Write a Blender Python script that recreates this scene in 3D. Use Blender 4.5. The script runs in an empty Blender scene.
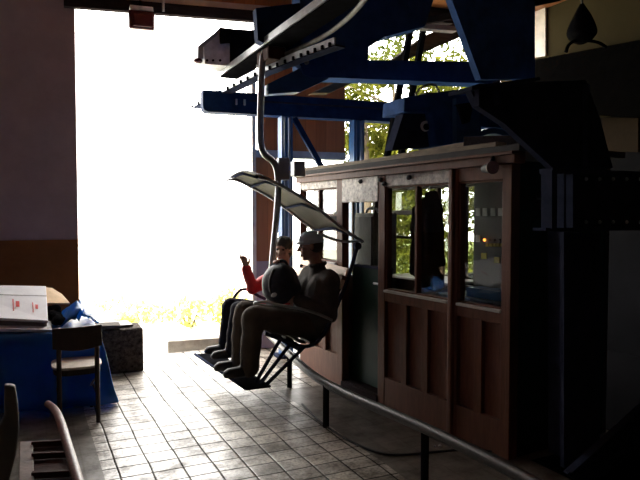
import bpy, bmesh, math, random
from mathutils import Vector as V, Matrix, noise as mnoise
random.seed(7)
sc = bpy.context.scene
COL = sc.collection
PI = math.pi

# ------------------------------------------------------------------ camera
FPX, HZ, EYE = 620.0, 215.0, 1.6
PITCH = math.atan((240 - HZ) / FPX)
YAW = math.radians(25.4274)
cam_d = bpy.data.cameras.new('camera')
cam_d.sensor_width = 36.0
cam_d.lens = 36.0 * FPX / 640.0
cam_d.clip_start = 0.05
cam_d.clip_end = 500
cam = bpy.data.objects.new('camera', cam_d)
COL.objects.link(cam)
cam.location = (0, 0, EYE)
cam.rotation_euler = (PI / 2 - PITCH, 0, -YAW)
sc.camera = cam

# surveying helpers: the photograph is read like a survey picture, each reading is put on a real plane of the place
CF = V((math.sin(YAW) * math.cos(PITCH), math.cos(YAW) * math.cos(PITCH), -math.sin(PITCH)))
CR = V((math.cos(YAW), -math.sin(YAW), 0))
CU = CR.cross(CF)
EYEP = V((0, 0, EYE))


def ray(x, y):
    return CF + CR * ((x - 320) / FPX) + CU * ((240 - y) / FPX)


def plane(x, y, p0, n):
    r = ray(x, y)
    return EYEP + r * ((V(p0) - EYEP).dot(n) / r.dot(n))


def pY(x, y, Y):
    return plane(x, y, (0, Y, 0), V((0, 1, 0)))


def pX(x, y, X):
    return plane(x, y, (X, 0, 0), V((1, 0, 0)))


def pZ(x, y, Z=0.0):
    return plane(x, y, (0, 0, Z), V((0, 0, 1)))


def lin(c):
    return tuple(c) + (1.0,) if len(c) == 3 else c


# ------------------------------------------------------------------ materials
def new_mat(name):
    m = bpy.data.materials.new(name)
    m.use_nodes = True
    nt = m.node_tree
    return m, nt, nt.nodes['Principled BSDF']


def mat(name, col, rough=0.6, metal=0.0, var=0.25, scale=12.0, bump=0.15, stretch=(1, 1, 1), bscale=None, spec=0.5, col2=None):
    m, nt, b = new_mat(name)
    n = nt.nodes
    tc = n.new('ShaderNodeTexCoord')
    mp = n.new('ShaderNodeMapping')
    mp.inputs['Scale'].default_value = stretch
    nt.links.new(tc.outputs['Object'], mp.inputs['Vector'])
    ns = n.new('ShaderNodeTexNoise')
    ns.inputs['Scale'].default_value = scale
    ns.inputs['Detail'].default_value = 6
    ns.inputs['Roughness'].default_value = 0.65
    nt.links.new(mp.outputs['Vector'], ns.inputs['Vector'])
    cr = n.new('ShaderNodeValToRGB')
    lo = [max(0, c * (1 - var)) for c in col]
    hi = [min(1, c * (1 + var)) for c in (col2 or col)]
    cr.color_ramp.elements[0].position = 0.3
    cr.color_ramp.elements[1].position = 0.7
    cr.color_ramp.elements[0].color = lin(lo)
    cr.color_ramp.elements[1].color = lin(hi)
    nt.links.new(ns.outputs['Fac'], cr.inputs['Fac'])
    nt.links.new(cr.outputs['Color'], b.inputs['Base Color'])
    b.inputs['Roughness'].default_value = rough
    b.inputs['Metallic'].default_value = metal
    b.inputs['Specular IOR Level'].default_value = spec
    if bump:
        bp = n.new('ShaderNodeBump')
        bp.inputs['Strength'].default_value = bump
        bp.inputs['Distance'].default_value = 0.02
        n2 = n.new('ShaderNodeTexNoise')
        n2.inputs['Scale'].default_value = bscale or scale * 3
        n2.inputs['Detail'].default_value = 4
        nt.links.new(mp.outputs['Vector'], n2.inputs['Vector'])
        nt.links.new(n2.outputs['Fac'], bp.inputs['Height'])
        nt.links.new(bp.outputs['Normal'], b.inputs['Normal'])
    return m


def planks(name, col, width, axis=0, rough=0.55, gap=0.02, var=0.35):
    """boards running along z (axis 0: counted along x, axis 1: along y, axis 2: counted along z)"""
    m, nt, b = new_mat(name)
    n = nt.nodes
    tc = n.new('ShaderNodeTexCoord')
    sx = n.new('ShaderNodeSeparateXYZ')
    nt.links.new(tc.outputs['Object'], sx.inputs['Vector'])
    dv = n.new('ShaderNodeMath'); dv.operation = 'DIVIDE'; dv.inputs[1].default_value = width
    nt.links.new(sx.outputs[axis], dv.inputs[0])
    fr = n.new('ShaderNodeMath'); fr.operation = 'FRACT'
    nt.links.new(dv.outputs[0], fr.inputs[0])
    fl = n.new('ShaderNodeMath'); fl.operation = 'FLOOR'
    nt.links.new(dv.outputs[0], fl.inputs[0])
    wn = n.new('ShaderNodeTexWhiteNoise'); wn.noise_dimensions = '1D'
    nt.links.new(fl.outputs[0], wn.inputs['W'])
    mp = n.new('ShaderNodeMapping')
    sc3 = [18, 18, 18]
    sc3[2 if axis != 2 else 0] = 1.4
    mp.inputs['Scale'].default_value = sc3
    nt.links.new(tc.outputs['Object'], mp.inputs['Vector'])
    ns = n.new('ShaderNodeTexNoise'); ns.inputs['Scale'].default_value = 2.0; ns.inputs['Detail'].default_value = 6
    nt.links.new(mp.outputs['Vector'], ns.inputs['Vector'])
    ad = n.new('ShaderNodeMath'); ad.operation = 'MULTIPLY_ADD'; ad.inputs[1].default_value = 0.5
    nt.links.new(wn.outputs['Value'], ad.inputs[0])
    hf = n.new('ShaderNodeMath'); hf.operation = 'MULTIPLY'; hf.inputs[1].default_value = 0.6
    nt.links.new(ns.outputs['Fac'], hf.inputs[0])
    nt.links.new(hf.outputs[0], ad.inputs[2])
    cr = n.new('ShaderNodeValToRGB')
    cr.color_ramp.elements[0].color = lin([c * (1 - var) for c in col])
    cr.color_ramp.elements[1].color = lin([min(1, c * (1 + var)) for c in col])
    nt.links.new(ad.outputs[0], cr.inputs['Fac'])
    gp = n.new('ShaderNodeMath'); gp.operation = 'GREATER_THAN'; gp.inputs[1].default_value = gap
    nt.links.new(fr.outputs[0], gp.inputs[0])
    mx = n.new('ShaderNodeMix'); mx.data_type = 'RGBA'
    mx.inputs['A'].default_value = lin([c * 0.25 for c in col])
    nt.links.new(gp.outputs[0], mx.inputs['Factor'])
    nt.links.new(cr.outputs['Color'], mx.inputs['B'])
    nt.links.new(mx.outputs['Result'], b.inputs['Base Color'])
    bp = n.new('ShaderNodeBump'); bp.inputs['Strength'].default_value = 0.4; bp.inputs['Distance'].default_value = 0.01
    nt.links.new(gp.outputs[0], bp.inputs['Height'])
    nt.links.new(bp.outputs['Normal'], b.inputs['Normal'])
    b.inputs['Roughness'].default_value = rough
    return m


def floor_mat():
    m, nt, b = new_mat('floor_tiles')
    n = nt.nodes; L = nt.links
    tc = n.new('ShaderNodeTexCoord')
    # a little waviness of the laid rows
    wv = n.new('ShaderNodeTexNoise'); wv.inputs['Scale'].default_value = 1.6; wv.inputs['Detail'].default_value = 1
    L.new(tc.outputs['Object'], wv.inputs['Vector'])
    sb = n.new('ShaderNodeVectorMath'); sb.operation = 'SUBTRACT'; sb.inputs[1].default_value = (.5, .5, .5)
    L.new(wv.outputs['Color'], sb.inputs[0])
    scl = n.new('ShaderNodeVectorMath'); scl.operation = 'SCALE'; scl.inputs['Scale'].default_value = 0.035
    L.new(sb.outputs[0], scl.inputs[0])
    ad = n.new('ShaderNodeVectorMath'); ad.operation = 'ADD'
    L.new(tc.outputs['Object'], ad.inputs[0]); L.new(scl.outputs[0], ad.inputs[1])
    mp = n.new('ShaderNodeMapping'); mp.inputs['Location'].default_value = (-0.876 + 0.189 * 20, 0.05 + 4, 0)
    L.new(ad.outputs[0], mp.inputs['Vector'])
    br = n.new('ShaderNodeTexBrick')
    br.offset = 0.0; br.squash = 1.0
    br.inputs['Scale'].default_value = 1.0
    br.inputs['Brick Width'].default_value = 0.189
    br.inputs['Row Height'].default_value = 0.165
    br.inputs['Mortar Size'].default_value = 0.0105
    br.inputs['Mortar Smooth'].default_value = 0.9
    br.inputs['Color1'].default_value = (.64, .57, .48, 1)
    br.inputs['Color2'].default_value = (.31, .27, .22, 1)
    br.inputs['Mortar'].default_value = (.032, .024, .015, 1)
    L.new(mp.outputs['Vector'], br.inputs['Vector'])
    # dirt
    d = n.new('ShaderNodeTexNoise'); d.inputs['Scale'].default_value = 3.4; d.inputs['Detail'].default_value = 8; d.inputs['Roughness'].default_value = .7
    L.new(tc.outputs['Object'], d.inputs['Vector'])
    dr = n.new('ShaderNodeValToRGB'); dr.color_ramp.elements[0].position = .40; dr.color_ramp.elements[1].position = .60
    dr.color_ramp.elements[0].color = (.26, .235, .21, 1); dr.color_ramp.elements[1].color = (1, 1, 1, 1)
    L.new(d.outputs['Fac'], dr.inputs['Fac'])
    sp = n.new('ShaderNodeTexNoise'); sp.inputs['Scale'].default_value = 45; sp.inputs['Detail'].default_value = 4
    L.new(tc.outputs['Object'], sp.inputs['Vector'])
    spr = n.new('ShaderNodeValToRGB'); spr.color_ramp.elements[0].position = .36; spr.color_ramp.elements[1].position = .55
    spr.color_ramp.elements[0].color = (.3, .27, .24, 1); spr.color_ramp.elements[1].color = (1, 1, 1, 1)
    L.new(sp.outputs['Fac'], spr.inputs['Fac'])
    m1 = n.new('ShaderNodeMix'); m1.data_type = 'RGBA'; m1.blend_type = 'MULTIPLY'; m1.inputs['Factor'].default_value = .95
    L.new(br.outputs['Color'], m1.inputs['A']); L.new(dr.outputs['Color'], m1.inputs['B'])
    m2 = n.new('ShaderNodeMix'); m2.data_type = 'RGBA'; m2.blend_type = 'MULTIPLY'; m2.inputs['Factor'].default_value = .85
    L.new(m1.outputs['Result'], m2.inputs['A']); L.new(spr.outputs['Color'], m2.inputs['B'])
    # smooth concrete strips beside the cabin and along the left
    sx = n.new('ShaderNodeSeparateXYZ'); L.new(ad.outputs[0], sx.inputs[0])
    g = n.new('ShaderNodeMath'); g.operation = 'GREATER_THAN'; g.inputs[1].default_value = 2.06
    L.new(sx.outputs[0], g.inputs[0])
    l = n.new('ShaderNodeMath'); l.operation = 'LESS_THAN'; l.inputs[1].default_value = 0.41
    L.new(sx.outputs[0], l.inputs[0])
    gy = n.new('ShaderNodeMath'); gy.operation = 'LESS_THAN'; gy.inputs[1].default_value = 5.22
    L.new(sx.outputs[1], gy.inputs[0])
    gg = n.new('ShaderNodeMath'); gg.operation = 'MULTIPLY'; L.new(g.outputs[0], gg.inputs[0]); L.new(gy.outputs[0], gg.inputs[1])
    o = n.new('ShaderNodeMath'); o.operation = 'MAXIMUM'
    L.new(gg.outputs[0], o.inputs[0]); L.new(l.outputs[0], o.inputs[1])
    cc = n.new('ShaderNodeValToRGB')
    cc.color_ramp.elements[0].position = .3; cc.color_ramp.elements[1].position = .75
    cc.color_ramp.elements[0].color = (.07, .06, .05, 1); cc.color_ramp.elements[1].color = (.19, .165, .135, 1)
    L.new(d.outputs['Fac'], cc.inputs['Fac'])
    m3 = n.new('ShaderNodeMix'); m3.data_type = 'RGBA'
    L.new(o.outputs[0], m3.inputs['Factor']); L.new(m2.outputs['Result'], m3.inputs['A']); L.new(cc.outputs['Color'], m3.inputs['B'])
    L.new(m3.outputs['Result'], b.inputs['Base Color'])
    # height
    inv = n.new('ShaderNodeMath'); inv.operation = 'SUBTRACT'; inv.inputs[0].default_value = 1
    L.new(br.outputs['Fac'], inv.inputs[1])
    hm = n.new('ShaderNodeMath'); hm.operation = 'MAXIMUM'; L.new(inv.outputs[0], hm.inputs[0]); L.new(o.outputs[0], hm.inputs[1])
    ha = n.new('ShaderNodeMath'); ha.operation = 'MULTIPLY_ADD'; ha.inputs[1].default_value = .25
    L.new(sp.outputs['Fac'], ha.inputs[0]); L.new(hm.outputs[0], ha.inputs[2])
    bp = n.new('ShaderNodeBump'); bp.inputs['Strength'].default_value = .35; bp.inputs['Distance'].default_value = .008
    L.new(ha.outputs[0], bp.inputs['Height']); L.new(bp.outputs['Normal'], b.inputs['Normal'])
    rr = n.new('ShaderNodeMapRange'); rr.inputs['From Min'].default_value = .3; rr.inputs['From Max'].default_value = .7
    rr.inputs['To Min'].default_value = .5; rr.inputs['To Max'].default_value = .36
    L.new(d.outputs['Fac'], rr.inputs['Value'])
    L.new(rr.outputs[0], b.inputs['Roughness'])
    b.inputs['IOR'].default_value = 1.75
    sl = n.new('ShaderNodeMath'); sl.operation = 'MULTIPLY'
    L.new(hm.outputs[0], sl.inputs[0])
    sd = n.new('ShaderNodeMapRange'); sd.inputs['From Min'].default_value = .38; sd.inputs['From Max'].default_value = .6
    sd.inputs['To Min'].default_value = .15; sd.inputs['To Max'].default_value = .9
    L.new(d.outputs['Fac'], sd.inputs['Value']); L.new(sd.outputs[0], sl.inputs[1])
    # worn polish differs from tile to tile; the concrete is dull
    pol = n.new('ShaderNodeMath'); pol.operation = 'MULTIPLY'
    bwn = n.new('ShaderNodeRGBToBW'); L.new(br.outputs['Color'], bwn.inputs[0])
    pr = n.new('ShaderNodeMapRange'); pr.inputs['From Min'].default_value = .15; pr.inputs['From Max'].default_value = .38
    pr.inputs['To Min'].default_value = .55; pr.inputs['To Max'].default_value = 1.15
    L.new(bwn.outputs[0], pr.inputs['Value']); L.new(pr.outputs[0], pol.inputs[0]); L.new(sl.outputs[0], pol.inputs[1])
    dul = n.new('ShaderNodeMath'); dul.operation = 'MULTIPLY_ADD'; dul.inputs[1].default_value = -.75; dul.inputs[2].default_value = 1
    L.new(o.outputs[0], dul.inputs[0])
    fin = n.new('ShaderNodeMath'); fin.operation = 'MULTIPLY'; L.new(pol.outputs[0], fin.inputs[0]); L.new(dul.outputs[0], fin.inputs[1])
    L.new(fin.outputs[0], b.inputs['Specular IOR Level'])
    return m


def glass_mat(name, tint=(.93, .95, .93), k=.10):
    m = bpy.data.materials.new(name); m.use_nodes = True
    nt = m.node_tree; n = nt.nodes; n.clear()
    out = n.new('ShaderNodeOutputMaterial')
    tr = n.new('ShaderNodeBsdfTransparent'); tr.inputs['Color'].default_value = lin(tint)
    gl = n.new('ShaderNodeBsdfGlossy'); gl.inputs['Roughness'].default_value = .02
    gl.inputs['Color'].default_value = (1, 1, 1, 1)
    lw = n.new('ShaderNodeLayerWeight'); lw.inputs['Blend'].default_value = .5
    pw = n.new('ShaderNodeMath'); pw.operation = 'POWER'; pw.inputs[1].default_value = 4.5
    nt.links.new(lw.outputs['Facing'], pw.inputs[0])
    fr = n.new('ShaderNodeMath'); fr.operation = 'MULTIPLY_ADD'; fr.inputs[1].default_value = .8; fr.inputs[2].default_value = .035
    nt.links.new(pw.outputs[0], fr.inputs[0])
    mx = n.new('ShaderNodeMixShader')
    nt.links.new(fr.outputs[0], mx.inputs[0]); nt.links.new(tr.outputs[0], mx.inputs[1]); nt.links.new(gl.outputs[0], mx.inputs[2])
    nt.links.new(mx.outputs[0], out.inputs['Surface'])
    return m


def leaf_mat(name, c1, c2, trans=.35):
    m = bpy.data.materials.new(name); m.use_nodes = True
    nt = m.node_tree; n = nt.nodes; n.clear()
    out = n.new('ShaderNodeOutputMaterial')
    tc = n.new('ShaderNodeTexCoord')
    ns = n.new('ShaderNodeTexNoise'); ns.inputs['Scale'].default_value = 4.0; ns.inputs['Detail'].default_value = 4
    nt.links.new(tc.outputs['Object'], ns.inputs['Vector'])
    cr = n.new('ShaderNodeValToRGB'); cr.color_ramp.elements[0].position = .35; cr.color_ramp.elements[1].position = .65
    cr.color_ramp.elements[0].color = lin(c1); cr.color_ramp.elements[1].color = lin(c2)
    nt.links.new(ns.outputs['Fac'], cr.inputs['Fac'])
    df = n.new('ShaderNodeBsdfDiffuse'); tl = n.new('ShaderNodeBsdfTranslucent')
    nt.links.new(cr.outputs[0], df.inputs['Color']); nt.links.new(cr.outputs[0], tl.inputs['Color'])
    mx = n.new('ShaderNodeMixShader'); mx.inputs[0].default_value = trans
    nt.links.new(df.outputs[0], mx.inputs[1]); nt.links.new(tl.outputs[0], mx.inputs[2])
    nt.links.new(mx.outputs[0], out.inputs['Surface'])
    return m


def emit_mat(name, col, s):
    m, nt, b = new_mat(name)
    b.inputs['Base Color'].default_value = lin(col)
    b.inputs['Emission Color'].default_value = lin(col)
    b.inputs['Emission Strength'].default_value = s
    return m


M = {}
M['floor'] = floor_mat()
M['plaster'] = mat('grey_plaster', (.36, .295, .325), .85, scale=3, var=.12, bump=.1)
M['dado'] = mat('brown_dado_paint', (.20, .083, .027), .7, spec=.2, scale=4, var=.15, bump=.08)
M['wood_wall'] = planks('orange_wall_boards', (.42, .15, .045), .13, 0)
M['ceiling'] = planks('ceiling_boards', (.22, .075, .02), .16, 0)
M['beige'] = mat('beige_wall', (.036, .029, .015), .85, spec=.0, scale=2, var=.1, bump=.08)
M['shade_dark'] = mat('shade_dark', (.008, .008, .009), .95, scale=3, var=.2, spec=.0)  # near-black that puts the room's shade into the colour
M['dark_beam'] = mat('dark_stained_beam', (.03, .024, .026), .8, spec=.0, scale=6, stretch=(1, 8, 8))
M['pale_strip'] = mat('pale_strip', (.62, .56, .5), .6, scale=5)
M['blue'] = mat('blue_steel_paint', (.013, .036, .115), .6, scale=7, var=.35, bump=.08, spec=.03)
M['blue_lit_mid'] = mat('lit_mid_blue_paint', (.028, .085, .27), .6, scale=7, var=.35, bump=.08, spec=.03)  # the blue steel paint brightened; missing light put into the colour
M['blue_lit'] = mat('lit_blue_paint', (.06, .165, .48), .6, scale=7, var=.35, bump=.08, spec=.03)  # same blue paint, brighter still for a face that gets little light
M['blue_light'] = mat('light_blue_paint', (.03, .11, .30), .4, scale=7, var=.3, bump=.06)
M['darksteel'] = mat('dark_steel', (.036, .043, .072), .6, .0, spec=.0, scale=9, var=.3)
M['blacksteel'] = mat('black_steel', (.012, .012, .014), .7, .0, spec=.0, scale=9, var=.3)
M['galv'] = mat('galvanised_steel', (.42, .44, .46), .35, .8, scale=14, var=.2, bump=.05)
M['grey_paint'] = mat('grey_paint', (.42, .45, .48), .45, .1, scale=10, var=.2)
M['cabin_wood'] = mat('cabin_brown_paint', (.135, .052, .030), .5, spec=.2, scale=5, var=.3, bump=.1, stretch=(6, 6, 1))
M['cabin_panel'] = mat('cabin_panel_paint', (.145, .056, .034), .5, spec=.2, scale=5, var=.3, bump=.1, stretch=(6, 6, 1))
M['worn_paint'] = mat('worn_pale_paint', (.20, .13, .10), .4, scale=26, var=.35, bump=.3, col2=(.55, .48, .42))
M['worn_brown'] = mat('worn_brown_paint', (.11, .065, .045), .45, scale=26, var=.3, bump=.3, col2=(.27, .20, .16))
M['sill'] = mat('pale_sill', (.5, .46, .42), .4, scale=8)
M['green'] = mat('dark_green_paint', (.010, .032, .024), .5, spec=.15, scale=5, var=.25, bump=.05)
M['cabin_in'] = mat('cabin_lining', (.09, .06, .045), .6, scale=5)
M['roof_wood'] = mat('weathered_roof_boards', (.20, .145, .085), .7, scale=5, stretch=(8, 1, 8), var=.35, bump=.25)
M['roof_felt'] = mat('dark_roof_felt', (.035, .03, .028), .8)
M['timber'] = mat('old_timber', (.16, .12, .075), .75, spec=.1, scale=6, stretch=(1, 8, 8), var=.3)
M['glass'] = glass_mat('window_glass')
M['slat'] = mat('pale_wood_slats', (.58, .40, .26), .5, scale=7, var=.2, stretch=(8, 1, 8))
M['canopy'] = mat('olive_grey_canopy', (.034, .031, .021), .5, spec=.1, scale=5, var=.3, bump=.1)
M['brown_ply'] = mat('brown_plywood', (.016, .010, .005), .8, scale=6, spec=.05)
M['steel_shade'] = mat('shaded_black_steel', (.0025, .0023, .0022), .95, scale=9, var=.3, spec=0)  # black steel darkened further; shade put into the girder colour
M['grey_dull'] = mat('dull_grey_steel', (.16, .16, .155), .6, .2, scale=18, var=.4)
M['worn_rail'] = mat('worn_black_rail', (.05, .046, .043), .38, .4, scale=20, var=.3)
M['rubber'] = mat('black_rubber', (.02, .02, .022), .7)
M['skin'] = mat('skin', (.34, .18, .13), .55, scale=10, var=.12, bump=.03)
M['jacket_m'] = mat('dark_olive_jacket', (.075, .068, .064), .8, spec=.1, scale=9, var=.25, bump=.25)
M['trouser_m'] = mat('grey_brown_trousers', (.085, .070, .058), .85, spec=.1, scale=9, var=.2, bump=.2)
M['cap'] = mat('pale_grey_cap', (.42, .46, .52), .8, scale=20, var=.1, bump=.1)
M['jacket_r'] = mat('red_jacket', (.55, .025, .03), .6, scale=9, var=.2, bump=.2)
M['trouser_r'] = mat('navy_trousers', (.018, .018, .028), .85, spec=.1, scale=9, var=.25, bump=.2)
M['hair'] = mat('dark_hair', (.025, .018, .014), .6, scale=40, var=.4, bump=.5)
M['shoe'] = mat('black_shoes', (.022, .022, .024), .5, scale=20)
M['pack'] = mat('navy_backpack', (.014, .017, .032), .6, scale=16, var=.3, bump=.25)
M['badge'] = mat('reflective_badge', (.9, .92, .95), .15, .3, scale=30, var=.03, bump=0)
M['eye'] = mat('eye_dark', (.02, .015, .012), .2, bump=0)
M['lip'] = mat('lip', (.38, .14, .11), .5, bump=0)
M['tarp'] = mat('blue_tarp', (.018, .15, .44), .35, scale=5, var=.3, bump=.3)
def _through(m, col, f):
    nt = m.node_tree; n = nt.nodes; out = [k for k in n if k.type == 'OUTPUT_MATERIAL'][0]
    tl = n.new('ShaderNodeBsdfTranslucent'); tl.inputs['Color'].default_value = lin(col)
    mx = n.new('ShaderNodeMixShader'); mx.inputs[0].default_value = f
    nt.links.new(n['Principled BSDF'].outputs[0], mx.inputs[1]); nt.links.new(tl.outputs[0], mx.inputs[2]); nt.links.new(mx.outputs[0], out.inputs['Surface'])
_through(M['tarp'], (.06, .35, .85), .5)
M['paper'] = mat('white_card', (.84, .83, .88), .6, scale=8, var=.07, bump=.05)
M['paper_in'] = mat('card_inside_dark', (.16, .13, .13), .7)
M['red_ink'] = mat('red_ink', (.62, .05, .045), .6, bump=0)
M['card'] = mat('brown_cardboard', (.78, .56, .34), .7, scale=6, var=.15)
M['chair_wood'] = mat('dark_chair_wood', (.03, .016, .011), .5, scale=6, stretch=(6, 6, 1))
M['seat_pad'] = mat('pale_seat', (.58, .50, .42), .45, scale=14, var=.2)
M['stone'] = mat('speckled_dark_stone', (.02, .016, .013), .85, spec=.05, scale=24, var=.6, bump=.6, col2=(.085, .07, .06))
M['board'] = mat('grey_board', (.10, .085, .075), .8, spec=.05, scale=5, stretch=(1, 6, 6))
M['rust'] = mat('rusty_red_paint', (.05, .014, .012), .7, spec=.1, scale=14, var=.4)
M['pink_tube'] = mat('worn_red_brown_tube', (.20, .105, .09), .45, scale=30, var=.3)
M['pink_wood'] = mat('worn_pinkish_wood', (.2, .14, .12), .7, scale=12, var=.3)
M['greygreen'] = mat('grey_green_board', (.12, .125, .105), .6, scale=5, var=.2)
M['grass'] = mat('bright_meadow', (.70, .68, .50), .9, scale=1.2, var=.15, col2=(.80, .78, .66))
M['grass_shade'] = mat('shaded_meadow', (.06, .075, .018), .95, scale=1.6, var=.35, spec=.05)  # darker copy of the meadow; shade behind the cabin put into the colour
M['path'] = mat('pale_gravel', (.75, .73, .68), .9, scale=6, var=.1)
M['step'] = mat('pale_stone_step', (.42, .39, .34), .8, scale=12)
M['bark'] = mat('bark', (.10, .075, .05), .9, scale=10, stretch=(4, 4, 1))
M['leaf_a'] = leaf_mat('leaf_yellow_green', (.035, .045, .007), (.12, .12, .017))
M['leaf_b'] = leaf_mat('leaf_deep_green', (.025, .035, .008), (.07, .08, .016))
M['leaf_c'] = leaf_mat('leaf_pale', (.62, .62, .16), (.80, .76, .30))
M['white_wood'] = mat('white_fence_paint', (.8, .8, .78), .6, scale=6, var=.05)
M['lens'] = mat('dark_red_lens', (.10, .02, .03), .2, scale=8)
M['lamp_red'] = emit_mat('orange_indicator', (1, .32, .05), 3.0)
M['label'] = mat('white_label', (.72, .74, .76), .5, bump=0)
M['yellow'] = mat('yellow_tag', (.62, .5, .08), .5, bump=0)
M['panelgrey'] = mat('control_panel_grey', (.045, .047, .05), .5, scale=9)
M['cabinet'] = mat('grey_green_cabinet', (.13, .14, .13), .5, scale=8)
M['fabric_black'] = mat('black_cloth', (.008, .008, .009), .95, scale=14, var=.3, bump=.3, spec=0)


# ------------------------------------------------------------------ mesh builder
def frame(d, up=None):
    d = d.normalized()
    u = V(up) if up is not None else (V((0, 0, 1)) if abs(d.z) < .95 else V((0, 1, 0)))
    s = d.cross(u)
    if s.length < 1e-5:
        s = d.orthogonal()
    s.normalize()
    u = s.cross(d)
    return d, s, u


class MB:
    def __init__(self):
        self.bm = bmesh.new()

    def poly(self, pts):
        vs = [self.bm.verts.new(p) for p in pts]
        return self.bm.faces.new(vs)

    def hexa(self, a, b):
        """a, b: two matching quads"""
        va = [self.bm.verts.new(p) for p in a]; vb = [self.bm.verts.new(p) for p in b]
        f = self.bm.faces
        f.new(va[::-1]); f.new(vb)
        for i in range(len(va)):
            j = (i + 1) % len(va)
            f.new((va[i], va[j], vb[j], vb[i]))
        return self

    def prism(self, pts, vec):
        pts = [V(p) for p in pts]
        return self.hexa(pts, [p + V(vec) for p in pts])

    def box(self, c, s, rz=0.0, rot=None):
        c = V(c); R = rot or Matrix.Rotation(rz, 3, 'Z')
        x, y, z = s[0] / 2, s[1] / 2, s[2] / 2
        a = [c + R @ V(p) for p in ((-x, -y, -z), (x, -y, -z), (x, y, -z), (-x, y, -z))]
        b = [c + R @ V(p) for p in ((-x, -y, z), (x, -y, z), (x, y, z), (-x, y, z))]
        return self.hexa(a, b)

    def bar(self, p, q, w, h, up=None):
        p, q = V(p), V(q)
        d, s, u = frame(q - p, up)
        o = [s * (w / 2) + u * (h / 2), s * (-w / 2) + u * (h / 2), s * (-w / 2) - u * (h / 2), s * (w / 2) - u * (h / 2)]
        return self.hexa([p + k for k in o], [q + k for k in o])

    def tube(self, pts, r, n=10, cap=True, smooth_path=0):
        pts = [V(p) for p in pts]
        rs = r if isinstance(r, (list, tuple)) else [r] * len(pts)
        if smooth_path:
            for _ in range(smooth_path):
                np_, nr = [pts[0]], [rs[0]]
                for i in range(len(pts) - 1):
                    np_ += [pts[i].lerp(pts[i + 1], .25), pts[i].lerp(pts[i + 1], .75)]
                    nr += [rs[i] * .75 + rs[i + 1] * .25, rs[i] * .25 + rs[i + 1] * .75]
                np_.append(pts[-1]); nr.append(rs[-1])
                pts, rs = np_, nr
        rings = []
        prev = None
        for i, p in enumerate(pts):
            a = pts[max(0, i - 1)]; b = pts[min(len(pts) - 1, i + 1)]
            d = (b - a).normalized()
            if prev is None:
                _, s, u = frame(d)
            else:
                u = prev - d * prev.dot(d)
                if u.length < 1e-4:
                    _, s, u = frame(d)
                u.normalize(); s = d.cross(u)
            prev = u
            rings.append([self.bm.verts.new(p + (s * math.cos(t) + u * math.sin(t)) * rs[i]) for t in [2 * PI * k / n for k in range(n)]])
        for a, b in zip(rings, rings[1:]):
            for k in range(n):
                self.bm.faces.new((a[k], a[(k + 1) % n], b[(k + 1) % n], b[k]))
        if cap:
            self.bm.faces.new(rings[0][::-1]); self.bm.faces.new(rings[-1])
        return self

    def cyl(self, p, q, r, n=16):
        return self.tube([p, q], r, n)

    def ell(self, c, s, rot=None, n=14):
        c = V(c); R = rot or Matrix.Identity(3)
        m = Matrix.Translation(c) @ R.to_4x4() @ Matrix.Diagonal((s[0], s[1], s[2], 1))
        bmesh.ops.create_uvsphere(self.bm, u_segments=n, v_segments=max(6, n // 2 + 2), radius=1, matrix=m)
        return self

    def cone(self, p, q, r1, r2, n=14):
        """round-ended tapering limb"""
        p, q = V(p), V(q)
        d = (q - p)
        Ln = max(d.length, 1e-5); d = d / Ln
        pts, rs = [], []
        for k in range(5):
            t = PI / 2 * (1 - k / 4); pts.append(p - d * (r1 * math.sin(t) * .999)); rs.append(max(r1 * math.cos(t), r1 * .06))
        for k in range(1, 5):
            pts.append(p.lerp(q, k / 5)); rs.append(r1 + (r2 - r1) * k / 5)
        for k in range(5):
            t = PI / 2 * k / 4; pts.append(q + d * (r2 * math.sin(t) * .999)); rs.append(max(r2 * math.cos(t), r2 * .06))
        return self.tube(pts, rs, n)

    def build(self, name, m, parent=None, smooth=False, bevel=0.0, remesh=0.0, relax=0, wob=0.0, wobs=8.0, solid=0.0, base=None):
        me = bpy.data.meshes.new(name)
        bmesh.ops.recalc_face_normals(self.bm, faces=self.bm.faces)
        self.bm.to_mesh(me); self.bm.free()
        if remesh or bevel or solid:
            o = bpy.data.objects.new('tmp', me); COL.objects.link(o)
            if remesh:
                md = o.modifiers.new('r', 'REMESH'); md.mode = 'VOXEL'; md.voxel_size = remesh; md.use_smooth_shade = True
                if relax:
                    ms = o.modifiers.new('s', 'SMOOTH'); ms.iterations = relax; ms.factor = .5
            if solid:
                ms = o.modifiers.new('so', 'SOLIDIFY'); ms.thickness = solid; ms.offset = 0
            if bevel:
                mb = o.modifiers.new('b', 'BEVEL'); mb.width = bevel; mb.segments = 2; mb.limit_method = 'ANGLE'
            dg = bpy.context.evaluated_depsgraph_get()
            me2 = bpy.data.meshes.new_from_object(o.evaluated_get(dg))
            bpy.data.objects.remove(o); bpy.data.meshes.remove(me)
            me = me2; me.name = name
        if wob:
            me.calc_loop_triangles()
            nrm = [v.normal.copy() for v in me.vertices]
            for v, nn in zip(me.vertices, nrm):
                v.co = v.co + nn * (wob * mnoise.noise(v.co * wobs))
        xs = [v.co for v in me.vertices]
        lo = V((min(c[i] for c in xs) for i in range(3))); hi = V((max(c[i] for c in xs) for i in range(3)))
        org = V(base) if base is not None else V(((lo.x + hi.x) / 2, (lo.y + hi.y) / 2, lo.z))
        for v in me.vertices:
            v.co = v.co - org
        me.materials.clear()
        me.materials.append(m)
        if smooth or remesh:
            for p in me.polygons:
                p.use_smooth = True
        ob = bpy.data.objects.new(name, me); COL.objects.link(ob)
        ob.location = org
        if parent is not None:
            ob.parent = parent
            pw = V((0, 0, 0)); q = parent
            while q is not None:
                pw += q.location; q = q.parent
            ob.location = org - pw
        return ob


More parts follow.
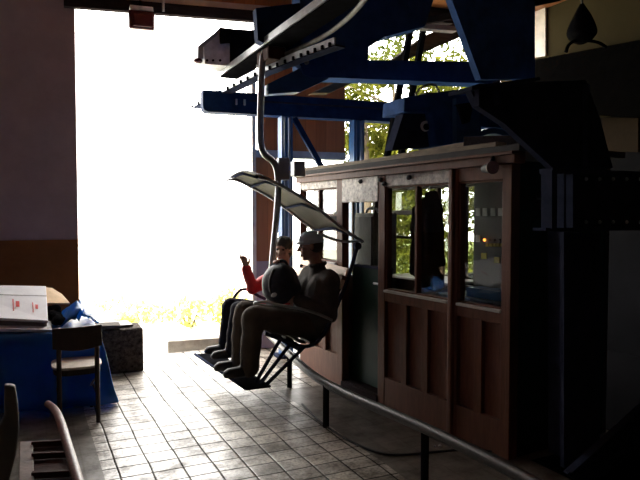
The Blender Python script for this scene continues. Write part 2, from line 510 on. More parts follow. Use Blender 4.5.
def thing(name, label, cat, loc, group=None):
    o = bpy.data.objects.new(name, None); COL.objects.link(o)
    o.empty_display_size = .1
    o.location = loc
    return tag(o, label, cat, group)


def tag(o, label, cat, group=None):
    o['label'] = label; o['category'] = cat
    if group:
        o['group'] = group
    return o


def struct(o):
    o['kind'] = 'structure'
    return o


# ------------------------------------------------------------------ world and light
w = bpy.data.worlds.new('sky'); sc.world = w
w.use_nodes = True
bg = w.node_tree.nodes['Background']
bg.inputs['Color'].default_value = (1.0, .965, .91, 1)
bg.inputs['Strength'].default_value = 11.0
sun_d = bpy.data.lights.new('sun', 'SUN'); sun_d.energy = 12.0; sun_d.angle = .02; sun_d.color = (1, .95, .82)
sun = bpy.data.objects.new('sun', sun_d); COL.objects.link(sun)
sun.rotation_euler = V((.25, .62, -1.0)).to_track_quat('-Z', 'Y').to_euler()
sun.location = (0, 0, 12)
sc.view_settings.view_transform = 'Standard'
sc.view_settings.look = 'None'
sc.view_settings.gamma = 1
sc.view_settings.use_curve_mapping = False
sc.view_settings.exposure = 0.0
sc.cycles.use_denoising = True

# ------------------------------------------------------------------ room shell
CEIL = 4.3
WANG = math.radians(-6.0)
WD = V((math.cos(WANG), math.sin(WANG), 0)); WN = V((math.sin(-WANG), math.cos(WANG), 0))
WP = V((2.48, 7.0, 0))


def pW(x, y):
    return plane(x, y, WP, WN)


def wall_at(X, z):          # point on the back wall's inner face
    t = (X - WP.x) / WD.x
    p = WP + WD * t
    return V((p.x, p.y, z))


def wall_piece(name, X0, X1, z0, z1, m, th=.22, off=0.0):
    b = MB()
    a = [wall_at(X0, z0), wall_at(X1, z0), wall_at(X1, z1), wall_at(X0, z1)]
    b.prism([p + WN * off for p in a], WN * th)
    return struct(b.build(name, m))


b = MB(); b.box((2.0, 2.35, -.06), (8.6, 9.7, .12)); struct(b.build('floor', M['floor'], base=(0, 0, 0)))
b = MB(); b.prism([(2.95, -2.3, .004), (6.2, -2.3, .004), (6.2, 6.9, .004), (4.0, 6.9, .004), (3.8, 4.2, .004), (3.9, 3.0, .004), (2.95, 3.0, .004)], (0, 0, .004)); struct(b.build('floor_shade_right', M['shade_dark']))  # near-black floor sheet; shade right of the cabin put into its colour
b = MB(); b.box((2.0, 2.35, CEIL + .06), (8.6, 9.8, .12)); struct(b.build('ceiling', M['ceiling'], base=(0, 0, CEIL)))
b = MB(); b.box((-2.2, 2.5, CEIL / 2), (.2, 10.2, CEIL)); struct(b.build('wall_left', M['plaster']))
b = MB(); b.box((2.0, -2.4, CEIL / 2), (8.6, .2, CEIL)); struct(b.build('wall_front', M['shade_dark']))
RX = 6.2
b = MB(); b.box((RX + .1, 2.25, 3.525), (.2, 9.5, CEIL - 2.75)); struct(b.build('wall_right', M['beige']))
b = MB(); b.box((RX + .1, 2.25, 1.375), (.22, 9.5, 2.75)); struct(b.build('wall_right_lower_shade', M['shade_dark']))  # lower wall near-black; the dark space there is put into its colour

XL = pW(76, 120).x
DADO = pW(40, 240).z
wall_piece('wall_back', -2.2, XL, DADO, CEIL, M['plaster'])
wall_piece('wall_back_dado', -2.2, XL, 0, DADO, M['dado'], .24, -.012)
XR = WP.x
zl0, zl1 = pW(76, 9).z, pW(255, 22).z
# lintel: dark beam, pale strip and boards over it
b = MB()
A = wall_at(XL - .1, zl0); B = wall_at(XR + .25, zl1)
b.prism([A - WN * .06, B - WN * .06, B - WN * .06 + V((0, 0, .12)), A - WN * .06 + V((0, 0, .12))], WN * .08)
struct(b.build('trim_1', M['dark_beam']))
b = MB()
A2 = A + V((0, 0, .12)); B2 = B + V((0, 0, .12))
b.prism([A2 - WN * .03, B2 - WN * .03, B2 - WN * .03 + V((0, 0, .075)), A2 - WN * .03 + V((0, 0, .075))], WN * .06)
struct(b.build('trim_2', M['pale_strip']))
b = MB()
A3 = A2 + V((0, 0, .075)); B3 = B2 + V((0, 0, .075))
b.prism([A3, B3, V((B3.x, B3.y, CEIL)), V((A3.x, A3.y, CEIL))], WN * .06)
struct(b.build('wall_over_door', M['wood_wall']))
# right of the doorway: board pilaster, low wall, board header, pale rail between; the rest is open to the trees
X276 = pW(277, 200).x
X345 = pW(345, 140).x
zb = pW(265, 261).z
zr = pW(275, 158).z
wall_piece('wall_back_pilaster', XR, X276, zb, zr, M['wood_wall'])
wall_piece('wall_back_plinth', XR, X276, 0, zb, M['plaster'], .25, -.02)
wall_piece('wall_back_header', XR + .09, X345, zr + .09, CEIL, M['wood_wall'])
wall_piece('trim_3', XR, X345, zr, zr + .09, M['grey_paint'], .24, -.02)
wall_piece('trim_4', XR - .045, XR, 0, zl1 - .1, M['pale_strip'], .26, -.03)     # jamb lining
wall_piece('wall_back_light_stop', 4.75, 6.2, 2.12, 3.2, M['shade_dark'], .2)  # hidden closure added to cut the light from the bay
wall_piece('sill_light_stop', 3.75, 6.2, 0, .8, M['shade_dark'], .2)  # low closure added behind the cabin, also to cut the bay light
# header over the open bay behind the cabin
wall_piece('trim_5', X345, 6.3, 4.12, CEIL, M['dark_beam'], .2)

# ------------------------------------------------------------------ outdoors
def terrain():
    b = MB(); n = 46
    g = {}
    for i in range(n + 1):
        for j in range(n + 1):
            x = -14 + 44 * i / n; y = 7.15 + 40 * j / n
            d = max(0, y - 8.2)
            z = -.14 - .01 * d + .07 * mnoise.noise(V((x * .5, y * .5, 0))) * min(1, d)
            if x > 5: z += .03 * min(1, (x - 5) / 3)
            g[i, j] = b.bm.verts.new((x, y, z))
    for i in range(n):
        for j in range(n):
            b.bm.faces.new((g[i, j], g[i + 1, j], g[i + 1, j + 1], g[i, j + 1]))
    o = b.build('ground', M['grass'], smooth=True); struct(o)
    o.data.materials.append(M['grass_shade'])
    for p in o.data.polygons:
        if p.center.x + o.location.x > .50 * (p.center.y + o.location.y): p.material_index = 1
    b = MB(); b.box((16, 2.5, -.3), (19.4, 9.2, .2)); struct(b.build('side_ground', M['grass_shade']))
    b = MB(); b.box((.9, 9.2, -.11), (2.4, 4.0, .12), .05); struct(b.build('path', M['path']))


terrain()
p0, p1 = pZ(178, 357), pZ(232, 352)
b = MB(); b.box((2.0, 7.55, .0), (.95, .42, .2), WANG)
tag(b.build('stone_step', M['step'], bevel=.015), 'pale stone step just outside the big doorway', 'step')


def foliage(b, c, r, n, size, flat=1.0):
    for _ in range(n):
        while True:
            d = V((random.uniform(-1, 1), random.uniform(-1, 1), random.uniform(-1, 1)))
            if d.length <= 1: break
        p = V(c) + V((d.x * r[0], d.y * r[1], d.z * r[2]))
        a = V((random.gauss(0, 1), random.gauss(0, 1), random.gauss(0, 1))).normalized()
        s = a.orthogonal().normalized(); s.rotate(Matrix.Rotation(random.uniform(0, 6.28), 3, a))
        t = a.cross(s)
        L_ = size * random.uniform(.6, 1.3); W_ = L_ * .42
        b.poly([p - s * L_ * .5, p + t * W_ * .5 + a * .1 * L_, p + s * L_ * .5, p - t * W_ * .5 + a * .1 * L_])


def tree(loc, h, crown, label, m, nblob=16, leaves=170, size=.16, group='trees behind the cabin', low=.06):
    loc = V(loc)
    t = thing('tree', label, 'tree', loc, group)
    b = MB()
    top = loc + V((random.uniform(-.3, .3), random.uniform(-.3, .3), h * .85))
    b.tube([loc - V((0, 0, .1)), loc.lerp(top, .4) + V((.08, 0, 0)), top], [.14, .10, .03], 8, smooth_path=1)
    for k in range(7):
        a = loc.lerp(top, random.uniform(.3, .9))
        an = random.uniform(0, 6.28); l = crown * random.uniform(.5, .9)
        b.tube([a, a + V((math.cos(an) * l, math.sin(an) * l, l * .35))], [.045, .012], 6)
    b.build('trunk', M['bark'], t, smooth=True)
    b = MB()
    for k in range(nblob):
        an = random.uniform(0, 6.28); rr = crown * math.sqrt(random.random()) * .8
        z = h * random.uniform(low, 1.0)
        c = loc + V((math.cos(an) * rr, math.sin(an) * rr, z))
        s = crown * random.uniform(.28, .5)
        foliage(b, c, (s, s, s * .75), leaves, size)
    b.build('foliage', m, t)
    return t


tree((6.0, 10.6, -.1), 4.4, 1.2, 'yellow-green leafy tree seen above the cabin roof, nearest the boarded wall', M['leaf_a'], nblob=26)
tree((7.9, 10.2, -.1), 4.8, 1.2, 'yellow-green leafy tree behind the cabin, seen through the middle cabin panes', M['leaf_a'], nblob=30)
tree((10.3, 10.0, -.1), 5.4, 1.3, 'yellow-green leafy tree behind the cabin, seen past the control console', M['leaf_a'], nblob=34)
tree((9.0, 14.5, -.1), 6.5, 1.9, 'tall darker green tree standing further back behind the cabin', M['leaf_b'], size=.2, nblob=30)
tree((12.9, 13.5, -.1), 7.5, 2.0, 'tall darker green tree furthest right behind the cabin', M['leaf_b'], size=.2, nblob=34)


def shrub(loc, r, h, label, n=420):
    loc = V(loc)
    t = thing('shrub', label, 'shrub', loc, 'bright shrubs outside the doorway')
    b = MB()
    for k in range(5):
        an = random.uniform(0, 6.28)
        b.tube([loc - V((0, 0, .1)), loc + V((math.cos(an) * r * .5, math.sin(an) * r * .5, h * .8))], [.02, .006], 5)
    b.build('stem', M['bark'], t)
    b = MB(); foliage(b, loc + V((0, 0, h * .5)), (r, r, h * .5), n, .12)
    b.build('foliage', M['leaf_c'], t)


shrub((2.30, 9.6, -.15), .42, .45, 'yellowish shrub outside the doorway beside the leaning white fence', 260)
shrub((1.62, 9.9, -.15), .48, .42, 'low yellowish shrub in the sun in the middle of the doorway view', 260)
shrub((2.85, 9.3, -.15), .3, .62, 'green-yellow shrub outside just left of the seated riders', 260)
shrub((1.22, 8.6, -.15), .14, .42, 'small spiky plant outside the doorway beside the dark stone block', 100)
shrub((1.25, 11.2, -.15), .5, .4, 'pale shrub far out beyond the stone block', 200)

t = thing('white_fence', 'white leaning fence boards outside the doorway among shrubs', 'fence', (2.5, 10.4, -.1))
for (x, x2, h) in ((2.05, 1.78, .95), (2.62, 2.18, .95)):
    b = MB(); b.bar((x + .12, 10.4, -.12), (x2, 10.4, h), .1, .05, (0, 1, 0)); b.build('post', M['white_wood'], t)
b = MB(); b.bar((1.8, 10.43, .62), (2.95, 10.43, .2), .03, .1); b.build('rail', M['white_wood'], t)
b = MB(); b.bar((1.9, 10.43, .3), (2.8, 10.43, .05), .03, .1); b.build('rail', M['white_wood'], t)

# ------------------------------------------------------------------ lamp under the lintel
c = pW(139, 25)
t = thing('signal_lamp', 'dark red box lamp hanging under the doorway lintel', 'lamp', (c.x, c.y - .12, c.z - .12))
zt = pW(139, 9).z
b = MB(); b.box((c.x, c.y - .14, c.z - .01), (.27, .2, .2), WANG); b.build('housing', M['lens'], t, bevel=.02)
b = MB(); b.box((c.x, c.y - .14, c.z + .115), (.24, .2, .045), WANG); b.build('cap', M['label'], t, bevel=.006)
b = MB(); b.box((c.x, c.y - .245, c.z - .02), (.2, .02, .13), WANG); b.build('lens', M['lens'], t, bevel=.008)
b = MB(); b.cyl((c.x, c.y - .1, c.z + .13), (c.x, c.y - .1, zt + .06), .015); b.build('bracket', M['blacksteel'], t)
b = MB(); q = pW(162, 7); b.tube([(q.x, q.y - .07, zt - .02), (q.x, q.y - .07, CEIL)], .014); b.build('conduit', M['grey_paint'], t)

# ------------------------------------------------------------------ overhead steel
RXX = 1.9


def rail_line(y_px_pairs, X):
    return [pX(x, y, X) for x, y in y_px_pairs]


# upper guide rail: a channel along the travel direction
t = thing('guide_rail', 'upper straight steel guide rail running out towards the doorway', 'rail', (RXX, 5.0, 3.05), 'overhead guide rails')
a = pX(219, 72, RXX); zt = 3.10
b = MB(); b.box((RXX, (6.55 + 1.2) / 2, zt), (.03, 5.35, .06)); b.build('web', M['galv'], t)
b = MB(); b.box((RXX + .10, (6.45 + 1.2) / 2, zt - .035), (.20, 5.25, .02)); b.build('flange', M['blacksteel'], t)
for k in range(2):
    b = MB(); b.box((RXX + .10, 2.6 + k * 1.15, zt + .36), (.06, .06, .8)); b.build('hanger', M['blue'], t)
t2 = thing('guide_rail', 'lower straight steel guide rail with bolts, its tip jutting out of the doorway', 'rail', (RXX, 5.5, 2.9), 'overhead guide rails')
za = 2.93
lr = [pZ(x, y, za) for x, y in ((193, 105), (228, 87), (262, 69.5), (300, 54), (335, 41))]
lr = [V((p.x, p.y, za)) for p in lr]
web = MB(); fl = MB()
for a_, c_ in zip(lr, lr[1:]):
    web.bar(a_, c_, .018, .055)
    sd = (c_ - a_).cross(V((0, 0, 1))).normalized() * -1
    if sd.x < 0: sd = -sd
    fl.bar(a_ + sd * .05 - V((0, 0, .03)), c_ + sd * .05 - V((0, 0, .03)), .10, .015)
web.build('web', M['galv'], t2); fl.build('flange', M['darksteel'], t2)
for k in range(20):
    f = k / 19 * 3.9; i_ = min(3, int(f)); q = lr[i_].lerp(lr[i_ + 1], f - i_)
    b = MB(); b.box((q.x - .012, q.y, za - .018), (.022, .022, .03)); b.build('bolt', M['blacksteel'], t2)
# curved rail to the return wheel
pts = [pZ(x, y, 3.0) for x, y in ((258, 66), (272, 60), (300, 48), (325, 36), (344, 22), (356, 10), (366, -2), (380, -22))]
b = MB(); b.tube(pts, .019, 10, smooth_path=2)
tag(b.build('return_rail', M['grey_dull'], smooth=True), 'thin bent pale steel tube curving right above the chair hanger', 'rail')
pts = [pZ(x, y, 3.12) for x, y in ((290, 42), (318, 27), (338, 10), (350, -6))]
b = MB(); b.tube(pts, .02, 8, smooth_path=1)
tag(b.build('thin_pipe', M['darksteel'], smooth=True), 'thin dark pipe between the two bent overhead rails', 'pipe')

# housing box at the outer end of the upper rail
Yh = 6.15
P = [pY(x, y, Yh) for x, y in ((199, 45), (221, 27), (234, 30), (238, 29), (252, 30), (252, 62), (222, 68), (200, 60))]
t = thing('rail_end_housing', 'grey and black steel box on the outer end of the upper rail', 'machine housing', P[7])
b = MB(); b.prism([pY(x, y, Yh) for x, y in ((204, 44), (221, 29), (232, 40), (232, 66), (205, 64))], (0, .3, 0)); b.build('side_panel_glare', M['label'], t, bevel=.006)  # white panel: glare from the doorway put into its colour
b = MB(); b.prism([pY(x, y, Yh - .04) for x, y in ((220, 27), (236, 29), (255, 30), (255, 58), (231, 66), (231, 42), (221, 43))], (0, .36, 0)); b.build('cover', M['blacksteel'], t, bevel=.008)
b = MB(); b.prism([pY(x, y, Yh - .02) for x, y in ((198, 46), (222, 27), (223, 30), (203, 47), (203, 59), (198, 58))], (0, .34, 0)); b.build('rim', M['grey_paint'], t)
b = MB(); q = pY(198, 61, Yh); b.ell(q, (.045, .05, .028)); b.build('end_lamp', M['lens'], t, smooth=True)
for x in (207, 213, 220):
    q = pY(x, 60.5, Yh); b = MB(); b.cyl(q - V((0, .012, 0)), q, .012, 8); b.build('bolt', M['blacksteel'], t)

# cross girder near the doorway on two columns
BP = V((2.0, 6.45, 0)); BD = WD; BN = WN


def pB(x, y, off=0.0):
    return plane(x, y, BP + BN * off, BN)


zt_, zb_ = pB(250, 93).z, pB(250, 114).z
xa, xb = pB(203, 105), pB(520, 105)
t = thing('cross_girder', 'long blue steel cross girder under the rails, its rounded end in the doorway', 'girder', (xa.x, xa.y, zb_))


def girder(Lp, Rp, z0, z1, th, name, m, parent, rnd=.06):
    L0 = V((Lp.x, Lp.y, 0)); R0 = V((Rp.x, Rp.y, 0)); d = (R0 - L0).normalized()
    pts = []
    for k in range(5):
        an = PI + PI / 2 * k / 4
        pts.append(L0 + d * (rnd + rnd * math.cos(an)) + V((0, 0, z0 + rnd + rnd * math.sin(an))))
    pts += [R0 + V((0, 0, z0)), R0 + V((0, 0, z1)), L0 + V((0, 0, z1))]
    b = MB(); b.prism(pts, BN * th)
    return b.build(name, m, parent)


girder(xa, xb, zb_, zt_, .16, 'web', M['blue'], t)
b = MB(); m0 = xa + WD * .5; z = (zb_ + zt_) / 2 + .02
b.prism([V((m0.x, m0.y, z)) - BN * .03, V((xb.x, xb.y, z)) - BN * .03, V((xb.x, xb.y, z + .015)) - BN * .03, V((m0.x, m0.y, z + .015)) - BN * .03], BN * .03)
b.build('rib', M['darksteel'], t)
for dx in (.35, .44):
    q = xa + WD * dx; b = MB(); b.box((q.x, q.y - .02, z - .015), (.018, .03, .06), WANG); b.build('clip', M['galv'], t)

for (x, lab, m_) in ((288, 'blue steel column beside the chair hanger in front of the boarded wall', 'blue_light'), (360, 'blue steel column standing behind the cabin door', 'blue_light')):
    q = pB(x, 115)
    t = thing('steel_column', lab, 'column', (q.x, q.y + .1, 0), 'blue columns under the cross girder')
    b = MB(); b.box((q.x, q.y + .08, zb_ / 2), (.035, .10, zb_), WANG); b.build('web', M[m_], t)
    for s in (-1, 1):
        b = MB(); b.box((q.x + s * .055, q.y + .08, zb_ / 2), (.022, .16, zb_), WANG); b.build('flange', M[m_], t)
    b = MB(); b.box((q.x, q.y + .08, .012), (.24, .24, .024), WANG); b.build('base_plate', M['darksteel'], t)
b = MB(); q0, q1 = pB(294, 118, .05), pB(322, 168, .05); b.bar(q0, q1, .05, .06)
tag(b.build('knee_brace', M['blue']), 'short slanting blue brace from the girder down to the cabin end', 'brace')

# big drive frame plate above the cabin, with a cut-out through which trees show
GP = V((2.3, 5.1, 0)); GN = V((math.sin(math.radians(3)), math.cos(math.radians(3)), 0))


def pG(x, y, off=0.0):
    return plane(x, y, GP + GN * off, GN)


t = thing('drive_gantry', 'big dark blue steel drive frame with an opening above the cabin roof', 'steel frame', pG(340, 78))
left = [(301, 60), (301, 68), (304, 74), (310, 77), (345, 78), (368, 79), (368, 60), (369, 47), (384, 37), (425, 26), (436, -8), (300, -8)]
b = MB(); b.prism([pG(x, y) for x, y in left], GN * .22); b.build('side_plate', M['blue_lit_mid'], t)
b = MB(); b.prism([pG(x, y) for x, y in ((368, 60), (500, 62), (500, 84), (368, 79))], GN * .2); b.build('lower_chord', M['blue_lit_mid'], t)
b = MB(); b.prism([pG(x, y, -.03) for x, y in ((256, 8), (300, 3), (302, 66), (258, 40))], GN * .1); b.build('end_plate', M['blue'], t)
b = MB(); b.prism([pG(x, y, .03) for x, y in ((268, 84), (300, 68), (330, 78), (300, 92), (268, 94))], GN * .12); b.build('gusset', M['blue_light'], t)
q = pG(307, 62, -.02); b = MB(); b.cyl(q, q + GN * .03, .022, 8); b.build('bolt', M['galv'], t)

# old timber brace, struts and a pale board in the opening
Yt = 5.9
b = MB(); b.prism([pY(x, y, Yt) for x, y in ((312, 93), (330, 93), (382, 70), (478, 30), (476, 14), (428, 34), (376, 72), (340, 80))], (0, .14, 0))
tag(b.build('timber_brace', M['timber'], bevel=.008), 'long slanting old timber seen through the drive frame opening', 'timber')
for (x0, x1, lab) in ((411, 385, 'dark thin strut behind the drive frame, the left one of the pair'), (424, 399, 'dark thin strut behind the drive frame, the right one of the pair')):
    b = MB(); b.bar(pY(x0, 26, 5.7), pY(x1, 168, 5.7), .055, .055)
    tag(b.build('steel_strut', M['blacksteel']), lab, 'strut', 'dark struts behind the drive frame')
b = MB(); b.prism([pY(x, y, 5.5) for x, y in ((405, 23), (458, 26), (458, 31), (405, 27))], (0, .1, 0))
b.build('pale_board', M['pale_strip'], t)
b = MB(); b.bar(pY(420, 22, 5.3), pY(475, 12, 4.6), .05, .06)
tag(b.build('ceiling_batten', M['dark_beam']), 'dark batten crossing under the orange ceiling boards', 'batten')
# blue drive housing on the cabin roof level
Yd = 4.35
t = thing('drive_housing', 'blue and black drive housing standing above the cabin roof', 'machine housing', pY(450, 146, Yd))
b = MB(); b.prism([pY(x, y, Yd) for x, y in ((405, 97), (480, 86), (482, 142), (436, 146), (432, 112), (404, 112))], (0, .35, 0)); b.build('body', M['blue_lit_mid'], t, bevel=.01)
b = MB(); b.tube([pY(x, y, Yd + .2) for x, y in ((414, 104), (417, 90), (428, 84), (438, 86), (441, 104))], .010, 8, smooth_path=1); b.build('bent_pipe', M['galv'], t, smooth=True)
b = MB(); b.prism([pY(x, y, Yd - .05) for x, y in ((456, 98), (480, 92), (480, 142), (456, 144))], (0, .1, 0)); b.build('front_plate', M['blue_light'], t, bevel=.008)
b = MB(); b.prism([pY(x, y, Yd - .08) for x, y in ((458, 104), (474, 102), (470, 122), (464, 124))], (0, .06, 0)); b.build('hatch', M['blacksteel'], t, bevel=.005)
Pc = pY(495, 146, Yd)
b = MB()
ring = [Pc + V((math.cos(a_) * .26, 0, math.sin(a_) * .16)) for a_ in [PI * k / 12 for k in range(13)]]
ring2 = [Pc + V((math.cos(a_) * .20, 0, math.sin(a_) * .11)) for a_ in [PI * k / 12 for k in range(13)]]
b.prism(ring + ring2[::-1], (0, .3, 0)); b.build('wheel_guard', M['blue_light'], t)
b = MB(); b.prism([pY(x, y, Yd + .1) for x, y in ((404, 112), (432, 112), (436, 146), (392, 150))], (0, .12, 0)); b.build('side_cover', M['darksteel'], t)
q = pY(426, 126, Yd + .08); b = MB(); b.cyl(q, q + V((0, .03, 0)), .045, 18); b.build('porthole', M['label'], t)
q = q + V((0, -.012, -.008)); b = MB(); b.cyl(q, q + V((0, .02, 0)), .028, 14); b.build('shaft_end', M['blacksteel'], t)

# ------------------------------------------------------------------ pylon at the right
t = thing('steel_pylon', 'massive dark blue steel pylon with gusset plate right of the cabin', 'pylon', pY(582, 470, 2.7))
Yp = 2.72
b = MB(); b.prism([pY(x, y, Yp + .1) for x, y in ((449, -8), (535, -8), (535, 79), (481, 79))], (0, .05, 0)); b.build('upper_column', M['blue_lit'], t)
b = MB(); b.prism([pY(x, y, Yp - .05) for x, y in ((470, 89), (478, 84), (586, 80), (600, 118), (613, 168), (553, 168), (505, 124), (478, 106))], (0, .05, 0)); b.build('gusset_plate', M['darksteel'], t)
b = MB(); b.prism([pY(x, y, Yp - .1) for x, y in ((472, 86), (540, 77), (540, 80), (472, 90))], (0, .2, 0)); b.build('cap_plate', M['darksteel'], t)
for x, y0, y1 in ((499, 80, 104), (479, 86, 106), (588, 84, 166)):
    b = MB(); b.prism([pY(x, y0, Yp - .09), pY(x + 1.6, y0, Yp - .09), pY(x + 1.6, y1, Yp - .09), pY(x, y1, Yp - .09)], (0, .05, 0)); b.build('stiffener', M['darksteel'], t)
b = MB(); b.prism([pY(x, y, Yp - .02) for x, y in ((564, 232), (600, 234), (600, 468), (564, 468))], (0, .03, 0)); b.build('lower_column', M['darksteel'], t)
b = MB(); b.prism([pY(x, y, Yp + .012) for x, y in ((580, 232), (584, 234), (584, 466), (580, 466))], (0, .26, 0)); b.build('column_web', M['darksteel'], t)
t = thing('box_girder', 'dark steel box girder with bolted end plate leaving the picture at right', 'girder', pY(553, 238, Yp - .15))
Yg = Yp - .12
b = MB(); b.prism([pY(x, y, Yg) for x, y in ((572, 173), (866, 184.7), (866, 224.5), (572, 229))], (0, .05, 0)); b.build('web', M['darksteel'], t)
b = MB(); b.prism([pY(x, y, Yg - .05) for x, y in ((553, 168), (872, 181), (872, 185), (553, 173))], (0, .10, 0)); b.build('flange', M['darksteel'], t)
b = MB(); b.prism([pY(x, y, Yg - .05) for x, y in ((546, 228), (872, 224.5), (872, 229), (546, 231))], (0, .10, 0)); b.build('flange', M['darksteel'], t)
b = MB(); b.prism([pY(x, y, Yg - .06) for x, y in ((552, 170), (557, 170), (557, 229), (552, 229))], (0, .08, 0)); b.build('end_plate', M['darksteel'], t)
for x in (564, 573):
    b = MB(); b.prism([pY(x, 173, Yg - .05), pY(x + 2, 173, Yg - .05), pY(x + 2, 228, Yg - .05), pY(x, 228, Yg - .05)], (0, .06, 0)); b.build('stiffener', M['darksteel'], t)
for k in range(5):
    for yy in (179, 222):
        q = pY(586 + k * 13.5, yy, Yg); b = MB(); b.ell(q, (.012, .012, .012), n=8); b.build('rivet', M['grey_paint'], t)
t = thing('floor_brace', 'slanting dark steel brace rising to the right from the pylon foot', 'brace', pY(575, 478, 2.6))
b = MB(); b.prism([pY(x, y, 2.62) for x, y in ((568, 474), (842, 229), (862, 232), (862, 246), (590, 490))], (0, .04, 0)); b.build('web', M['darksteel'], t)
b = MB(); b.prism([pY(x, y, 2.56) for x, y in ((572, 473), (840, 229), (843, 231), (574, 475))], (0, .05, 0)); b.build('flange', M['darksteel'], t)

# dark longitudinal beam below the beige wall, pipe and the hanging bundle
b = MB()
wg = [pX(x, y, RX - .2) for x, y in ((534, 60), (534, 112), (800, 124), (800, 9))]
b.hexa(wg, [q + V((.195, 0, 0)) for q in wg])
tag(b.build('wall_girder', M['steel_shade']), 'black girder running along under the beige upper wall', 'girder')
b = MB(); b.tube([pY(478, 15, 2.9), pY(566, -4, 2.9)], .022, 8)
tag(b.build('dark_pipe', M['blacksteel'], smooth=True), 'dark pipe crossing the upper blue pylon column', 'pipe')
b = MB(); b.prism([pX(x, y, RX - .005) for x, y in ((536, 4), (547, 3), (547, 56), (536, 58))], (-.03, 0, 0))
struct(b.build('lit_wall_strip', M['pale_strip']))  # pale strip added where the wall catches more light
Yb = 4.6
t = thing('hanging_bundle', 'black bell-shaped bundle hanging high before the beige wall', 'bag', pY(582, 50, Yb))
q = lambda x, y: pY(x, y, Yb)
b = MB(); zc = q(582, 0).x
prof = [(4, 2), (9, 5), (16, 9), (24, 13), (31, 15.5), (36, 15), (40, 11), (43, 5)]
b.tube([q(582, y) for y, r in prof], [r / FPX * 5.9 for y, r in prof], 16, smooth_path=1); b.build('body', M['fabric_black'], t, smooth=True, wob=.012, wobs=7)
b = MB(); b.tube([q(x, y) for x, y in ((582, 40), (574, 41), (568, 45), (566, 52))], .016, 8, smooth_path=2); b.build('strap', M['fabric_black'], t, smooth=True)
b = MB(); b.tube([q(x, y) for x, y in ((582, 40), (590, 41), (598, 42), (606, 47))], .016, 8, smooth_path=2); b.build('strap', M['fabric_black'], t, smooth=True)
b = MB(); b.tube([q(582, 6), V((q(582, 6).x, Yb, CEIL))], .01, 6); b.build('cord', M['rubber'], t)
b = MB(); b.prism([pX(x, y, RX - .001) for x, y in ((604, 118), (640, 118), (640, 152), (604, 152))], (-.03, 0, 0))
struct(b.build('trim_7', M['brown_ply']))

# ------------------------------------------------------------------ control cabin
TH = math.radians(4.7)
U = V((-math.sin(TH), math.cos(TH), 0)); N = V((math.cos(TH), math.sin(TH), 0)); CP0 = V((2.83, 3.14, 0))
LEN, DEP = 2.80, 1.0


def cb(s, d, z):          # along the front, into the cabin, up
    return CP0 + U * s + N * d + V((0, 0, z))


def cbox(bm, s0, s1, d0, d1, z0, z1):
    bm.hexa([cb(s0, d0, z0), cb(s1, d0, z0), cb(s1, d1, z0), cb(s0, d1, z0)], [cb(s0, d0, z1), cb(s1, d0, z1), cb(s1, d1, z1), cb(s0, d1, z1)])
    return bm


cab = thing('control_cabin', 'brown wooden control cabin with glazed front beside the boarding area', 'cabin', CP0)


def cpart(name, m, boxes, parent=None, bevel=.004):
    b = MB()
    for bx in boxes:
        cbox(b, *bx)
    return b.build(name, m, parent or cab, bevel=bevel)


S0, S1 = -.06, LEN
ZS, ZT = .975, 1.835
cpart('floor_plate', M['dark_beam'], [(S0, S1, 0, DEP, 0, .06)])
# stiles of the front
for (a_, c_) in ((S0, .012), (.43, .53), (1.305, 1.40), (1.97, 2.07), (2.78, 2.8)):
    cpart('stile', M['cabin_wood'], [(a_, c_, -.015, .06, .0, 1.93)])
cpart('corner_post', M['cabin_wood'], [(.455, .505, -.04, .0, .0, 1.93)], bevel=.012)
cpart('top_rail', M['worn_brown'], [(.53, 1.305, -.012, .055, ZT, 1.93)])
cpart('top_rail', M['worn_paint'], [(2.07, 2.78, -.012, .055, 1.86, 1.93)])
cpart('top_rail', M['cabin_wood'], [(.012, .43, -.012, .055, ZT, 1.93)])
cpart('transom', M['worn_paint'], [(1.40, 1.97, -.02, .04, 1.715, 1.93)])
# bays under the windows: rails and recessed panels
for (a_, c_, ns) in ((.012, .43, 2), (.53, 1.305, 3)):
    cpart('mid_rail', M['cabin_wood'], [(a_, c_, -.012, .055, .88, .955)])
    cpart('bottom_rail', M['cabin_wood'], [(a_, c_, -.012, .055, 0, .235)])
    wd = (c_ - a_) / ns
    for k in range(ns):
        cpart('panel', M['cabin_panel'], [(a_ + k * wd, a_ + (k + 1) * wd, .022, .04, .22, .9)])
        if k:
            cpart('muntin', M['cabin_wood'], [(a_ + k * wd - .035, a_ + k * wd + .035, -.012, .05, .235, .88)])
    cpart('sill', M['sill'], [(a_, c_, -.028, .05, .955, ZS)])
# windows: frame + pane
def window(a_, c_, z0, z1, bars_s=(), bars_z=(), parent=None, w_=.013):
    f = cpart('window', M['cabin_wood'], [(a_, a_ + w_, .0, .05, z0, z1), (c_ - w_, c_, .0, .05, z0, z1), (a_ + w_, c_ - w_, .0, .05, z0, z0 + w_), (a_ + w_, c_ - w_, .0, .05, z1 - w_, z1)] +
              [(s - .01, s + .01, .0, .05, z0 + w_, z1 - w_) for s in bars_s] + [(a_ + w_, c_ - w_, .001, .049, z - .01, z + .01) for z in bars_z])
    b = MB(); cbox(b, a_ + w_ * .6, c_ - w_ * .6, .022, .027, z0 + .012, z1 - .012)
    b.build('pane', M['glass'], f)
    return f


window(.012, .43, ZS, ZT)
window(.53, .915, ZS, ZT)
window(.915, 1.305, ZS, ZT)
window(2.07, 2.78, 1.15, 1.86, bars_s=(2.43,), bars_z=(1.6,))
